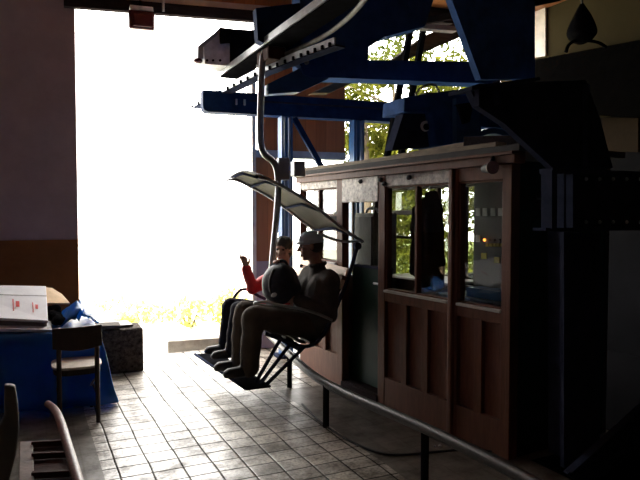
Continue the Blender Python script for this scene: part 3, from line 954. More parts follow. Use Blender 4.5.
# left bay of the front
cpart('mid_rail', M['cabin_wood'], [(2.07, 2.78, -.012, .055, .87, 1.13)])
cpart('sill', M['sill'], [(2.07, 2.78, -.035, .05, 1.13, 1.15)])
cpart('bottom_rail', M['cabin_wood'], [(2.07, 2.78, -.012, .055, 0, .28)])
for k in range(3):
    cpart('panel', M['cabin_panel'], [(2.07 + k * .2367, 2.07 + (k + 1) * .2367, .022, .04, .25, .9)])
    if k:
        cpart('muntin', M['cabin_wood'], [(2.07 + k * .2367 - .025, 2.07 + k * .2367 + .025, -.012, .05, .28, .87)])
# dark green half door, recessed
dr = cpart('door', M['green'], [(1.40, 1.97, .10, .14, .06, 1.12)])
cpart('door_cap', M['darksteel'], [(1.40, 1.97, .09, .15, 1.12, 1.14)], dr)
b = MB(); b.cyl(cb(1.47, .05, 1.0), cb(1.47, .11, 1.0), .012); b.tube([cb(1.47, .055, 1.0), cb(1.56, .055, 1.0)], .01); b.build('handle', M['galv'], dr)
cpart('threshold', M['dark_beam'], [(1.40, 1.97, -.03, .16, 0, .05)])
# hooks on the header
for s in (1.31, 1.66, .98, 1.36):
    q = cb(s, -.02, 1.895 if s != 1.31 else 1.86); b = MB(); b.ell(q, (.018, .03, .02)); b.build('hook', M['rubber'], cab, smooth=True)
# end wall (dark green), far wall with windows, other end
cpart('end_wall', M['green'], [(S0, S0 + .05, .06, DEP, 0, 1.95)])
cpart('end_batten', M['green'], [(S0 - .02, S0, .5, .54, 0, 1.9)])
cpart('end_trim', M['cabin_wood'], [(S0 - .012, S0 + .02, -.02, .06, 0, 1.93)])
cpart('back_end_wall', M['cabin_in'], [(S1 - .05, S1, .06, DEP, 0, .95), (S1 - .05, S1, .06, DEP, 1.86, 1.95), (S1 - .05, S1, .15, .42, .95, 1.86), (S1 - .05, S1, .9, DEP, .95, 1.86), (S1 - .04, S1 - .01, .62, .64, .95, 1.86)])
b = MB(); cbox(b, S1 - .028, S1 - .022, .42, .9, .95, 1.86); b.build('end_pane', M['glass'], cab)
D1 = DEP - .05
gaps = ((1.265, 1.38), (1.45, 1.76), (1.80, 2.05), (2.10, 2.56))
edges = [S0] + [e for g_ in gaps for e in g_] + [S1 - .05]
cpart('rear_wall', M['cabin_in'], [(S0, S1, D1, DEP, 0, .95), (S0, S1, D1, DEP, 1.86, 1.95)] + [(edges[k], edges[k + 1], D1, DEP, .95, 1.86) for k in range(0, len(edges), 2)])
for a_, c_ in gaps:
    b = MB(); cbox(b, a_, c_, D1 + .02, D1 + .025, .95, 1.86); b.build('rear_pane', M['glass'], cab)
cpart('rear_bar', M['cabin_in'], [(2.10, 2.56, D1 + .005, D1 + .045, 1.60, 1.65)])
cpart('rear_bar', M['cabin_in'], [(2.10, 2.56, D1 + .005, D1 + .045, 1.35, 1.38)])
# cornice, roof
cpart('cornice', M['cabin_wood'], [(S0 - .06, S1 + .02, -.05, .05, 1.93, 1.985), (S0 - .06, S1 + .02, -.075, .05, 1.985, 2.005)])
cpart('roof', M['roof_felt'], [(S0 - .08, S1 + .02, -.03, DEP + .05, 2.005, 2.05)])
cpart('roof_board', M['roof_wood'], [(S0 + .15, S1, .0, .14, 2.05, 2.085)])
b = MB(); b.hexa([cb(.25, .16, 2.05), cb(2.0, .16, 2.05), cb(2.0, .3, 2.05), cb(.25, .3, 2.05)], [cb(.25, .16, 2.15), cb(2.0, .16, 2.10), cb(2.0, .3, 2.10), cb(.25, .3, 2.15)])
b.build('roof_board', M['roof_wood'], cab)
b = MB(); b.hexa([cb(-.05, .1, 2.05), cb(.5, .1, 2.05), cb(.5, .34, 2.05), cb(-.05, .34, 2.05)], [cb(-.05, .1, 2.12), cb(.5, .1, 2.17), cb(.5, .34, 2.17), cb(-.05, .34, 2.12)])
b.build('roof_block', M['dark_beam'], cab)

# floodlight at the roof corner and a round bell on the end wall
q = cb(.06, -.09, 1.905)
t = thing('round_lamp', 'round brass-rimmed lamp under the near corner of the cabin roof', 'lamp', q)
ax = (-U * .25 - N * .1).normalized() * .12
b = MB(); b.tube([q + ax * -.6, q + ax * .3, q + ax * .45], [.025, .037, .040], 18); b.build('body', M['rubber'], t, smooth=False)
b = MB(); b.tube([q + ax * .45, q + ax * .53], [.043, .043], 18); b.build('rim', M['pink_tube'], t)
b = MB(); b.cyl(q, q + V((0, 0, .08)) + N * .05, .012, 8); b.build('bracket', M['blacksteel'], t)
q = pY(546, 199, 3.06)
t = thing('alarm_bell', 'round black bell on the dark green cabin end beside the girder', 'bell', q)
q = V((q.x, cb(S0, .3, 0).y - .06, q.z))
b = MB(); b.cyl(q, q + V((0, .05, 0)), .075, 20); b.build('gong', M['rubber'], t, bevel=.01)
b = MB(); b.cyl(q + V((0, -.02, 0)), q, .02, 12); b.build('hub', M['galv'], t)
b = MB(); b.bar(q + V((-.1, -.01, 0)), q + V((-.02, -.01, 0)), .012, .012); b.build('striker', M['galv'], t)

# inside the cabin
t = thing('control_console', 'dark control panel with white labels and lit lamp behind the right cabin window', 'control panel', cb(.8, .8, .06))
cpart_p = lambda name, m, bx, bv=.004: cpart(name, m, [bx], t, bv)
cpart_p('body', M['panelgrey'], (.60, 1.03, .72, .94, .06, 1.9))
cpart_p('desk', M['panelgrey'], (.1, 1.03, .30, .72, .93, .96))
dF = .712


def pD(x, y, d):
    return plane(x, y, cb(0, d, 0), N)


def small(x0, y0, x1, y1, d, name, m, th=.008):
    b = MB(); b.prism([pD(x0, y0, d), pD(x1, y0, d), pD(x1, y1, d), pD(x0, y1, d)], N * th); return b.build(name, m, t)


for x0 in (475.5, 482.5, 490.5, 498):
    small(x0, 208, x0 + 4.2, 216, dF, 'label_plate', M['label'])
small(475.5, 235, 479.5, 242, dF, 'label_plate', M['label'])
for k in range(5):
    small(485.5 + k * 3.6, 243.5, 488.2 + k * 3.6, 246.5, dF, 'label_strip', M['yellow'])
for (x, y) in ((481, 253), (494, 257)):
    small(x, y, x + 5, y + 6, dF, 'tag', M['yellow'])
q = pD(484.5, 240, dF - .012); b = MB(); b.ell(q, (.013, .013, .013), n=10); b.build('indicator_lamp', M['lamp_red'], t, smooth=True)
for k in range(3):
    q = pD(489.5 + k * 5, 240, dF - .008); b = MB(); b.ell(q, (.010, .010, .010), n=8); b.build('button', M['rubber'], t, smooth=True)
b = MB(); b.bar(cb(.36, .42, 1.0), cb(.72, .42, 1.0), .14, .07); b.build('keyboard_tray', M['blue_light'], t)

q = cb(1.140, .35, 1.84)
t = thing('hanging_jacket', 'black jacket hanging inside the cabin behind the third pane', 'jacket', cb(1.140, .35, .9))
b = MB()
b.hexa([cb(1.05, .29, .98), cb(1.30, .29, .98), cb(1.30, .43, .98), cb(1.05, .43, .98)], [cb(1.06, .31, 1.66), cb(1.29, .31, 1.66), cb(1.29, .42, 1.66), cb(1.06, .42, 1.66)])
b.hexa([cb(1.06, .31, 1.66), cb(1.29, .31, 1.66), cb(1.29, .42, 1.66), cb(1.06, .42, 1.66)], [cb(1.10, .34, 1.78), cb(1.25, .34, 1.78), cb(1.25, .39, 1.78), cb(1.10, .39, 1.78)])
b.cone(cb(1.08, .29, 1.64), cb(1.07, .27, 1.12), .045, .04)
b.cone(cb(1.27, .29, 1.64), cb(1.275, .27, 1.12), .045, .04)
b.cone(cb(1.12, .36, 1.78), cb(1.23, .36, 1.78), .03, .03)
b.build('body', M['fabric_black'], t, remesh=.018, relax=4, wob=.02, wobs=9)
b = MB(); b.tube([cb(1.180, .36, 1.78), cb(1.180, .36, 1.86), cb(1.180, .3, 1.9)], .006, 6); b.build('hook', M['galv'], t)
t = thing('grey_cabinet', 'pale grey cabinet standing inside the cabin behind the half door', 'cabinet', cb(2.5, .8, .06))
b = MB(); cbox(b, 2.37, 2.72, .62, .92, .06, 1.62); b.build('body', M['cabinet'], t, bevel=.01)
b = MB(); cbox(b, 2.39, 2.70, .605, .62, .1, 1.58); b.build('front', M['panelgrey'], t, bevel=.004)
b = MB(); b.tube([cb(2.62, .7, 1.63), cb(2.56, .68, 1.67), cb(2.46, .72, 1.67), cb(2.52, .78, 1.635)], .014, 8, smooth_path=1)
tag(b.build('coiled_cable', M['label'], smooth=True), 'white looped cable lying on the grey cabinet in the cabin', 'cable')
b = MB(); cbox(b, 1.1, 2.0, .5, .9, 1.0, 1.02)
tag(b.build('wall_shelf', M['sill'], bevel=.004), 'pale shelf inside the cabin under the rear panes', 'shelf')

# ------------------------------------------------------------------ low guard rail in front of the cabin
t = thing('guard_rail', 'low curved black guard rail on short posts before the cabin', 'railing', (2.1, 4.1, 0))
zr_ = .33
path = [pZ(268, 334, zr_ + .02), pZ(283, 348, zr_), pZ(302, 366, zr_), pZ(321, 381, zr_), pZ(350, 396, zr_), pZ(385, 411, zr_), pZ(425, 428, zr_), pZ(470, 450, zr_), pZ(530, 480, zr_), pZ(600, 520, zr_)]
b = MB(); b.tube(path, .033, 12, smooth_path=2); b.build('rail', M['worn_rail'], t, smooth=True)
for (x, y) in ((289.5, 352), (326, 384), (425, 428), (560, 496)):
    q = pZ(x, y, zr_); b = MB(); b.cyl((q.x, q.y, 0), (q.x, q.y, zr_), .024, 12); b.build('post', M['blacksteel'], t, smooth=False)
b = MB(); b.tube([pZ(x, y, .008) for x, y in ((302, 404), (318, 420), (334, 432), (355, 444), (378, 453), (396, 455), (425, 453), (462, 449), (500, 452))], .008, 6, smooth_path=2)
tag(b.build('floor_cable', M['rubber'], smooth=True), 'thin black cable lying in a curve on the concrete before the cabin', 'cable')
q = pZ(440, 447, 0.0)
b = MB(); b.ell(q + V((0, 0, .008)), (.014, .012, .009)); b.ell(q + V((-.03, .02, .006)), (.008, .007, .006))  # bright reflection on the floor made as two small shiny blobs
tag(b.build('floor_glint', M['badge'], smooth=True), 'added stand-in for a bright reflection on the floor beside the guard rail post', 'glint')

# ------------------------------------------------------------------ chair of the lift
ROLL = math.radians(2.2)
EY = V((0, math.cos(ROLL), math.sin(ROLL))); EZ = V((0, -math.sin(ROLL), math.cos(ROLL)))
GRIP = V((1.94, 5.22, 2.95))


def ch(x, y, yl):
    """reading on the chair's own plane at lateral distance yl (5.22 = its middle)"""
    return plane(x, y, GRIP + EY * (yl - GRIP.y) - EZ * 1.5, EY)


lift = thing('chairlift_chair', 'two-seat sideways chairlift chair with raised canopy, two riders on it', 'chairlift chair', ch(262, 386, 4.9))
YN, YF, YM = 4.74, 5.76, 5.22
# hanger
top = V((GRIP.x, GRIP.y, 3.05))
hp = [top, ch(262, 60, YM), ch(260.5, 110, YM), ch(260, 142, YM), ch(264, 155, YM), ch(274, 161, YM), ch(278, 172, YM), ch(278.5, 198, YM), ch(271, 270, YM), ch(267, 335, YM)]
b = MB(); b.tube(hp[:4] + hp[4:], [.03] * 7 + [.03, .027, .027], 12, smooth_path=2); b.build('hanger', M['galv'], lift, smooth=True)
b = MB(); a_ = ch(283, 169, YM); b.box(a_, (.10, .06, .20)); b.build('junction_plate', M['grey_paint'], lift, bevel=.008)
b = MB(); a_ = ch(298, 169, YM); b.box(a_, (.11, .10, .14)); b.build('junction_box', M['grey_paint'], lift, bevel=.01)
g = MB(); g.box((1.99, 5.2, 3.0), (.16, .30, .11)); gr = g.build('grip', M['rust'], lift, bevel=.012)
for dy in (-.1, .14):
    b = MB(); b.cyl((1.93, 5.2 + dy, 3.045), (2.07, 5.2 + dy, 3.045), .045, 16); b.build('roller', M['galv'], gr)
# side frames
def side(yl, name):
    d = EY * (yl - YN)
    pts = [ch(x, y, YN) + d for x, y in ((357, 247), (353, 262), (346, 284), (337, 306), (328, 326), (320, 339), (312, 346), (300, 347), (284, 340), (266, 334))]
    b = MB(); b.tube(pts, .017, 10, smooth_path=2); b.build(name, M['darksteel'], lift, smooth=True)


side(YN, 'side_frame'); side(YF, 'side_frame')
for (x, y, x2, y2) in ((341, 289, 344, 280), (336, 305, 339, 297), (329, 321, 333, 313), (322, 333, 325.5, 328), (345, 276, 348, 268)):
    p, q = ch(x, y, YN), ch(x2, y2, YN)
    dd = EY * (YF - YN)
    off = (q - p).cross(EY).normalized() * .012
    b = MB(); b.hexa([p - off * 2, q - off * 2, q, p], [p - off * 2 + dd, q - off * 2 + dd, q + dd, p + dd]); b.build('backrest_slat', M['slat'], lift, bevel=.003)
for (x, y, x2, y2) in ((318, 343, 310, 344), (306, 344, 298, 343), (294, 342, 286, 339.5), (282, 338, 275, 336)):
    p, q = ch(x, y, YN), ch(x2, y2, YN); dd = EY * (YF - YN)
    b = MB(); b.hexa([p, q, q + EZ * .02, p + EZ * .02], [p + dd, q + dd, q + dd + EZ * .02, p + dd + EZ * .02]); b.build('seat_slat', M['chair_wood'], lift, bevel=.003)
b = MB(); b.bar(ch(300, 346, YN) - EZ * .02, ch(300, 346, YN) - EZ * .02 + EY * (YF - YN), .05, .04); b.build('cross_bar', M['darksteel'], lift)
# armrests
b = MB(); b.tube([ch(x, y, YN - .07) for x, y in ((332, 320), (316, 313), (298, 308), (278, 305), (264, 301), (254, 303))], .012, 8, smooth_path=1); b.build('armrest', M['galv'], lift, smooth=True)
b = MB(); b.tube([ch(x, y, YF - .02) for x, y in ((232, 304), (235, 295), (243, 288), (252, 292), (262, 298), (280, 304))], .015, 8, smooth_path=1); b.build('armrest', M['darksteel'], lift, smooth=True)
# footrest: two pairs of hanging struts and the foot plate
f0, f1 = ch(259, 387, YN + .05), ch(207, 353, YF + .14)
fd = (f1 - f0)
fx = V((-1, 0, 0))
for (yl, sh) in ((YN, 0), (YF, 1)):
    d = EY * (yl - YN)
    for (x, y, x2, y2) in ((304, 347, 266, 385), (281, 338, 256, 382), (290, 344, 260, 384)):
        b = MB(); b.tube([ch(x, y, YN) + d, ch(x2, y2, YN) + d], .017, 8); b.build('footrest_strut', M['darksteel'], lift, smooth=True)
b = MB()
hw = V((.11, 0, .0))
b.hexa([f0 - hw, f0 + hw, f1 + hw, f1 - hw], [p - EZ * .018 for p in (f0 - hw, f0 + hw, f1 + hw, f1 - hw)])
b.build('foot_plate', M['blacksteel'], lift, bevel=.004)
b = MB(); b.tube([f0 - hw * 1.1, f1 - hw * 1.1], .012, 8); b.build('foot_edge', M['darksteel'], lift, smooth=True)
# canopy
YC0, YC1 = 4.82, 5.62
prof = [(258, 176), (268, 178), (282, 185), (300, 195), (320, 209), (338, 224), (352, 234), (363, 241)]
nr = [ch(x, y, YC0) for x, y in prof]
W_ = EY * (YC1 - YC0)
can = MB()
cols = []
for i, p in enumerate(nr):
    row = []
    for k in range(9):
        s = k / 8
        q = p + W_ * s + EZ * (.05 * math.sin(PI * s))
        row.append(can.bm.verts.new(q))
    cols.append(row)
for a_, c_ in zip(cols, cols[1:]):
    for k in range(8):
        can.bm.faces.new((a_[k], a_[k + 1], c_[k + 1], c_[k]))
canopy = can.build('canopy', M['canopy'], lift, smooth=True, solid=.014)
for p in (0, 2, 4, 6):
    b = MB(); b.tube([nr[p] - EZ * .015, nr[p] + W_ * .5 + EZ * .03, nr[p] + W_ - EZ * .015], .012, 8); b.build('rib', M['darksteel'], canopy, smooth=True)
for s in (0, 1):
    b = MB(); b.tube([p + W_ * s - EZ * .01 for p in nr], .014, 8, smooth_path=1); b.build('edge_tube', M['galv'], canopy, smooth=True)
b = MB(); b.tube([ch(x, y, YN + .1) for x, y in ((318, 233), (332, 239), (345, 242), (360, 241))], .012, 8, smooth_path=1); b.build('safety_bar', M['galv'], lift, smooth=True)
b = MB(); p_ = nr[0] + W_ * .75
b.hexa([p_, p_ + W_ * .3, p_ + W_ * .3 - V((.09, 0, .03)), p_ - V((.09, 0, .03))], [q - EZ * .012 for q in (p_, p_ + W_ * .3, p_ + W_ * .3 - V((.09, 0, .03)), p_ - V((.09, 0, .03)))]); b.build('front_lip', M['grey_paint'], canopy)
for yl in (YN, YF):
    q = ch(357, 246, YN) + EY * (yl - YN); b = MB(); b.cyl(q - EY * .025, q + EY * .025, .032, 14); b.build('hinge', M['darksteel'], lift)


# ------------------------------------------------------------------ people
def fingers(b, wrist, d, palm_n, curl, size=1.0, pts=(1, 1, 1, 1), thumb=1):
    """palm + four fingers + thumb; d points from the wrist to the finger tips, palm_n out of the palm"""
    d = d.normalized(); s = d.cross(palm_n).normalized(); n_ = s.cross(d)
    L_ = .085 * size
    for k in (-1.2, -.4, .4, 1.2):
        b.cone(wrist, wrist + d * L_ + s * k * .021 * size, .022 * size, .016 * size, 8)
    for k, (o, l) in enumerate(((-1.5, .07), (-.5, .082), (.5, .076), (1.5, .06))):
        base = wrist + d * L_ + s * o * .019 * size
        c = curl[k]
        d1 = (d * math.cos(c * .5) + n_ * math.sin(c * .5)).normalized()
        d2 = (d * math.cos(c * 1.3) + n_ * math.sin(c * 1.3)).normalized()
        d3 = (d * math.cos(c * 1.9) + n_ * math.sin(c * 1.9)).normalized()
        p1 = base + d1 * l * .45 * size; p2 = p1 + d2 * l * .33 * size; p3 = p2 + d3 * l * .26 * size
        b.cone(base, p1, .0105 * size, .0095 * size, 8); b.cone(p1, p2, .0095 * size, .009 * size, 8); b.cone(p2, p3, .009 * size, .0075 * size, 8)
    tb = wrist + d * .025 * size - s * .028 * size * thumb
    t1 = tb + (d * .6 - s * .8 * thumb + n_ * .35).normalized() * .042 * size
    t2 = t1 + (d * .85 - s * .35 * thumb + n_ * .3).normalized() * .036 * size
    b.cone(tb, t1, .015 * size, .012 * size, 8); b.cone(t1, t2, .012 * size, .009 * size, 8)


def head(b, c, f, up, k=1.0):
    """skull, jaw, nose, brow, ears; f = facing direction"""
    f = f.normalized(); s = f.cross(up).normalized(); u = s.cross(f)
    R = Matrix((f, s, u)).transposed()
    b.ell(c + u * .03 * k - f * .008 * k, (.098 * k, .077 * k, .092 * k), R)
    b.ell(c - u * .04 * k + f * .022 * k, (.072 * k, .06 * k, .078 * k), R)
    b.ell(c - u * .098 * k + f * .06 * k, (.026 * k, .028 * k, .020 * k), R, 8)
    b.cone(c + f * .088 * k + u * .015 * k, c + f * .112 * k - u * .028 * k, .010 * k, .015 * k, 8)
    b.ell(c + f * .082 * k + u * .028 * k, (.018 * k, .05 * k, .012 * k), R, 8)
    b.ell(c + f * .082 * k - u * .066 * k, (.015 * k, .026 * k, .012 * k), R, 8)
    for q in (-1, 1):
        b.ell(c + s * q * .078 * k - f * .008 * k - u * .005 * k, (.018 * k, .009 * k, .031 * k), R, 8)
        b.ell(c + f * .066 * k + s * q * .042 * k - u * .03 * k, (.02 * k, .02 * k, .02 * k), R, 8)
    return R, f, s, u


def face_parts(c, f, s, u, k, parent):
    R = Matrix((f, s, u)).transposed()
    for q in (-1, 1):
        b = MB(); b.ell(c + f * .086 * k + s * q * .033 * k + u * .010 * k, (.011 * k, .014 * k, .009 * k), R, 10); b.build('eye', M['eye'], parent, smooth=True)
    b = MB(); b.ell(c + f * .094 * k - u * .066 * k, (.008 * k, .025 * k, .006 * k), R, 10); b.build('mouth', M['lip'], parent, smooth=True)


def shoe(ank, f, parent, k=1.0):
    f = V((f[0], f[1], 0)).normalized()
    b = MB()
    b.cone(ank - V((0, 0, .045)) - f * .05, ank - V((0, 0, .05)) + f * .15 * k, .045 * k, .04 * k)
    b.cone(ank - V((0, 0, .06)), ank - V((0, 0, .06)) + f * .17 * k, .04 * k, .034 * k)
    b.cone(ank + V((0, 0, .03)), ank - V((0, 0, .04)), .05 * k, .05 * k)
    return b.build('shoe', M['shoe'], parent, remesh=.012, relax=3)


# --- the man in front
YMn = 4.98
X_ = V((1, 0, 0))


def on(x, y, dy=0.0, yl=YMn):
    return ch(x, y, yl) + EY * dy


hc = on(311, 246); pel = on(309, 325); belly = on(313, 307); chest = on(320, 287); neckb = on(317, 268)
fdir = V((-.88, .40, -.10)).normalized()
shn, shf = on(322, 277, -.17), on(318, 277, .19)
knn, knf = on(249, 314, -.12), on(248, 314, .09)
ann, anf = on(243, 362, -.10), on(241, 362, .10)
eln = on(318, 310, -.25); hn = on(291, 297, -.10)
elf = on(304, 300, .24); hf = on(290, 268, .12)
man = MB()
head(man, hc, fdir, V((.05, 0, 1)), 1.06)
man.cone(hc - V((0, 0, .06)) + X_ * .02, neckb, .055, .06)
for dy in (-.08, .08):
    man.cone(chest + EY * dy, belly + EY * dy, .115, .11); man.cone(belly + EY * dy, pel + EY * dy, .11, .11)
man.cone(shn, shf, .065, .065); man.cone(neckb, chest, .06, .1)
for a_, k_, an_ in ((pel - EY * .09, knn, ann), (pel + EY * .09, knf, anf)):
    man.cone(a_, k_, .085, .06); man.cone(k_, an_, .058, .042); man.cone(an_, an_ - V((0.08, 0, .055)), .036, .02)
for s_, e_, h_ in ((shn, eln, hn), (shf, elf, hf)):
    man.cone(s_, e_, .05, .04); man.cone(e_, h_, .038, .028)
fingers(man, hn, V((-.45, 1, -.05)), V((-1, 0, 0)), (.5, .55, .6, .65))
fingers(man, hf, V((-.6, -.2, .5)), V((-.5, -.6, -.5)), (.8, .85, .9, .95), thumb=-1)
pm = thing('person', 'person in dark jacket and pale grey cap on the nearer chair seat, hands on backpack', 'person', pel)
body = man.build('body', M['skin'], pm, remesh=.0075, relax=2)
R = Matrix((fdir, fdir.cross(V((0, 0, 1))).normalized(), V((0, 0, 1)))).transposed()
s_ = fdir.cross(V((.05, 0, 1))).normalized(); u_ = s_.cross(fdir)
face_parts(hc, fdir, s_, u_, 1.06, pm)
b = MB(); b.ell(hc + u_ * .012 - fdir * .03, (.085, .086, .085), Matrix((fdir, s_, u_)).transposed()); b.build('hair', M['hair'], pm, remesh=.012)
b = MB(); Rm = Matrix((fdir, s_, u_)).transposed()
b.ell(hc + u_ * .062 - fdir * .005, (.112, .098, .078), Rm, 20)
b.tube([hc + u_ * (.034 + .0) + Rm @ V((.113 * math.cos(t_), .1 * math.sin(t_), 0)) for t_ in [2 * PI * k / 24 for k in range(25)]], .012, 8)
b.ell(hc + u_ * .036 + fdir * .10, (.036, .065, .010), Rm, 14)
b.build('cap', M['cap'], pm, remesh=.009, relax=2)
b = MB()
for dy in (-.085, .085):
    b.cone(chest + EY * dy, belly + EY * dy, .15, .145); b.cone(belly + EY * dy, pel + EY * dy + V((.02, 0, .02)), .145, .14)
b.cone(shn + V((0, 0, -.01)), shf + V((0, 0, -.01)), .095, .095); b.cone(neckb + V((.005, 0, .0)), chest, .078, .13)
b.cone(shn, eln, .085, .066); b.cone(eln, hn.lerp(eln, .12), .07, .052)
b.cone(shf, elf, .085, .07); b.cone(elf, hf.lerp(elf, .12), .068, .05)
b.build('jacket', M['jacket_m'], pm, remesh=.013, relax=3, wob=.014, wobs=11)
b = MB(); b.tube([neckb + V((.005, 0, .035)) + V((.068 * math.cos(t_), .068 * math.sin(t_), .012 * math.cos(t_))) for t_ in [2 * PI * k / 20 for k in range(21)]], .018, 8); b.build('collar', M['jacket_m'], pm, smooth=True)
b = MB()
for a_, k_, an_ in ((pel - EY * .09, knn, ann), (pel + EY * .09, knf, anf)):
    b.cone(a_, k_, .118, .098); b.cone(k_, an_ + V((.02, 0, -.03)), .098, .082)
b.cone(pel - EY * .08, pel + EY * .08, .125, .125)
b.build('trousers', M['trouser_m'], pm, remesh=.013, relax=3, wob=.012, wobs=9)
shoe(ann + V((0, 0, .0)), (-1, -.05), pm, 1.05); shoe(anf, (-1, .05), pm, 1.05)

# --- the red-jacketed rider behind
YR = 5.52
hc = on(283, 250, 0, YR); pel = on(288, 318, 0, YR); belly = on(286, 303, 0, YR); chest = on(284, 284, 0, YR); neckb = on(284, 270, 0, YR)
fdir = V((-.66, -.75, -.04)).normalized()
shn, shf = on(285, 278, -.16, YR), on(281, 277, .16, YR)
knn, knf = on(236, 308, -.10, YR), on(234, 308, .10, YR)
ann, anf = on(228, 346, -.08, YR), on(227, 346, .10, YR)
elf = on(257, 290, .12, YR); hf = on(249, 268, .10, YR)
eln = on(280, 303, -.2, YR); hn = on(255, 304, -.12, YR)
wm = MB()
head(wm, hc, fdir, V((0, 0, 1)), .96)
wm.cone(hc - V((0, 0, .06)) + X_ * .015, neckb, .048, .052)
for dy in (-.07, .07):
    wm.cone(chest + EY * dy, belly + EY * dy, .10, .095); wm.cone(belly + EY * dy, pel + EY * dy, .095, .105)
wm.cone(shn, shf, .055, .055); wm.cone(neckb, chest, .05, .09)
for a_, k_, an_ in ((pel - EY * .085, knn, ann), (pel + EY * .085, knf, anf)):
    wm.cone(a_, k_, .08, .055); wm.cone(k_, an_, .053, .038); wm.cone(an_, an_ - V((.075, 0, .05)), .032, .018)
for s_, e_, h_ in ((shn, eln, hn), (shf, elf, hf)):
    wm.cone(s_, e_, .044, .036); wm.cone(e_, h_, .034, .026)
fingers(wm, hf, V((-.22, 0, 1)), V((-.75, -.65, 0)), (.15, 1.25, 1.4, 1.5), .98, thumb=-1)
fingers(wm, hn, V((-1, 0, -.1)), V((0, 0, -1)), (.5, .5, .55, .6), .95)
pr = thing('person', 'person in red jacket on the further chair seat, waving with raised hand', 'person', pel)
wm.build('body', M['skin'], pr, remesh=.007, relax=2)
s_ = fdir.cross(V((0, 0, 1))).normalized(); u_ = s_.cross(fdir); Rm = Matrix((fdir, s_, u_)).transposed()
face_parts(hc, fdir, s_, u_, .96, pr)
b = MB(); b.ell(hc + u_ * .055 - fdir * .018, (.103, .090, .085), Rm, 18); b.ell(hc - fdir * .05 - u_ * .01, (.065, .086, .09), Rm, 14)
b.build('hair', M['hair'], pr, remesh=.011, relax=1, wob=.012, wobs=22)
b = MB()
for dy in (-.075, .075):
    b.cone(chest + EY * dy, belly + EY * dy, .125, .12); b.cone(belly + EY * dy, pel + EY * dy + V((.0, 0, .03)), .12, .125)
b.cone(shn, shf, .078, .078); b.cone(neckb, chest, .066, .11)
b.cone(shn, eln, .07, .06); b.cone(eln, hn.lerp(eln, .12), .058, .045)
b.cone(shf, elf, .07, .062); b.cone(elf, hf.lerp(elf, .10), .060, .047)
b.build('jacket', M['jacket_r'], pr, remesh=.012, relax=3, wob=.012, wobs=12)
b = MB()
for a_, k_, an_ in ((pel - EY * .085, knn, ann), (pel + EY * .085, knf, anf)):
    b.cone(a_, k_, .108, .085); b.cone(k_, an_ + V((.016, 0, -.025)), .083, .069)
b.cone(pel - EY * .07, pel + EY * .07, .118, .118)
b.build('trousers', M['trouser_r'], pr, remesh=.013, relax=3, wob=.01, wobs=9)
shoe(ann, (-1, -.05), pr, .95); shoe(anf, (-1, .05), pr, .95)

# --- backpack on the man's lap
c = on(282.5, 284, .05, 4.98)
t = thing('backpack', 'dark navy backpack with a shiny badge held on the riders laps', 'backpack', c - V((0, 0, .17)))
b = MB()
b.ell(c, (.165, .16, .185), n=20); b.ell(c + V((.05, 0, -.05)), (.14, .16, .12), n=16); b.ell(c + V((-.03, -.01, -.08)), (.13, .14, .09), n=16)
b.build('bag', M['pack'], t, remesh=.014, relax=4, wob=.016, wobs=10)
b = MB(); b.ell(c + V((-.05, -.10, -.04)), (.085, .07, .085), n=14); b.build('front_pocket', M['pack'], t, remesh=.012, relax=2, wob=.008, wobs=14)
q = plane(274, 295, c + V((0, -.172, 0)), V((0, 1, 0))); b = MB(); b.ell(q, (.028, .008, .019), Matrix.Rotation(-.25, 3, 'Y'), 12); b.build('badge', M['badge'], t, smooth=True)
b = MB(); b.tube([c + V((.05, -.05, .16)), c + V((.03, -.03, .205)), c + V((-.01, .0, .20)), c + V((-.03, .02, .15))], .012, 8, smooth_path=2); b.build('handle', M['rubber'], t, smooth=True)
b = MB(); b.tube([c + V((-.09, -.07, .13)), c + V((-.15, -.10, .02)), c + V((-.12, -.11, -.1))], .012, 8, smooth_path=2); b.build('strap', M['rubber'], t, smooth=True)

# ------------------------------------------------------------------ left: table under a tarp, papers, chair, stone block
TZ = .635
# tarp covered table; its near right corner about pixel (108, 385) at the floor
def sheet(name, m, grid, parent=None, th=.008):
    b = MB(); vs = [[b.bm.verts.new(p) for p in row] for row in grid]
    for r0, r1 in zip(vs, vs[1:]):
        for k in range(len(r0) - 1):
            b.bm.faces.new((r0[k], r0[k + 1], r1[k + 1], r1[k]))
    return b.build(name, m, parent, smooth=True, solid=th)


t = thing('work_table', 'low table at the left wall hidden under a blue tarp', 'table', (-.25, 5.9, 0))
b = MB(); b.box((-.25, 5.9, TZ - .03), (1.48, .86, .04)); b.build('tabletop', M['dark_beam'], t)
for sx in (-.85, .42):
    for sy in (5.55, 6.25):
        b = MB(); b.box((sx, sy, (TZ - .05) / 2), (.06, .06, TZ - .05)); b.build('leg', M['dark_beam'], t)
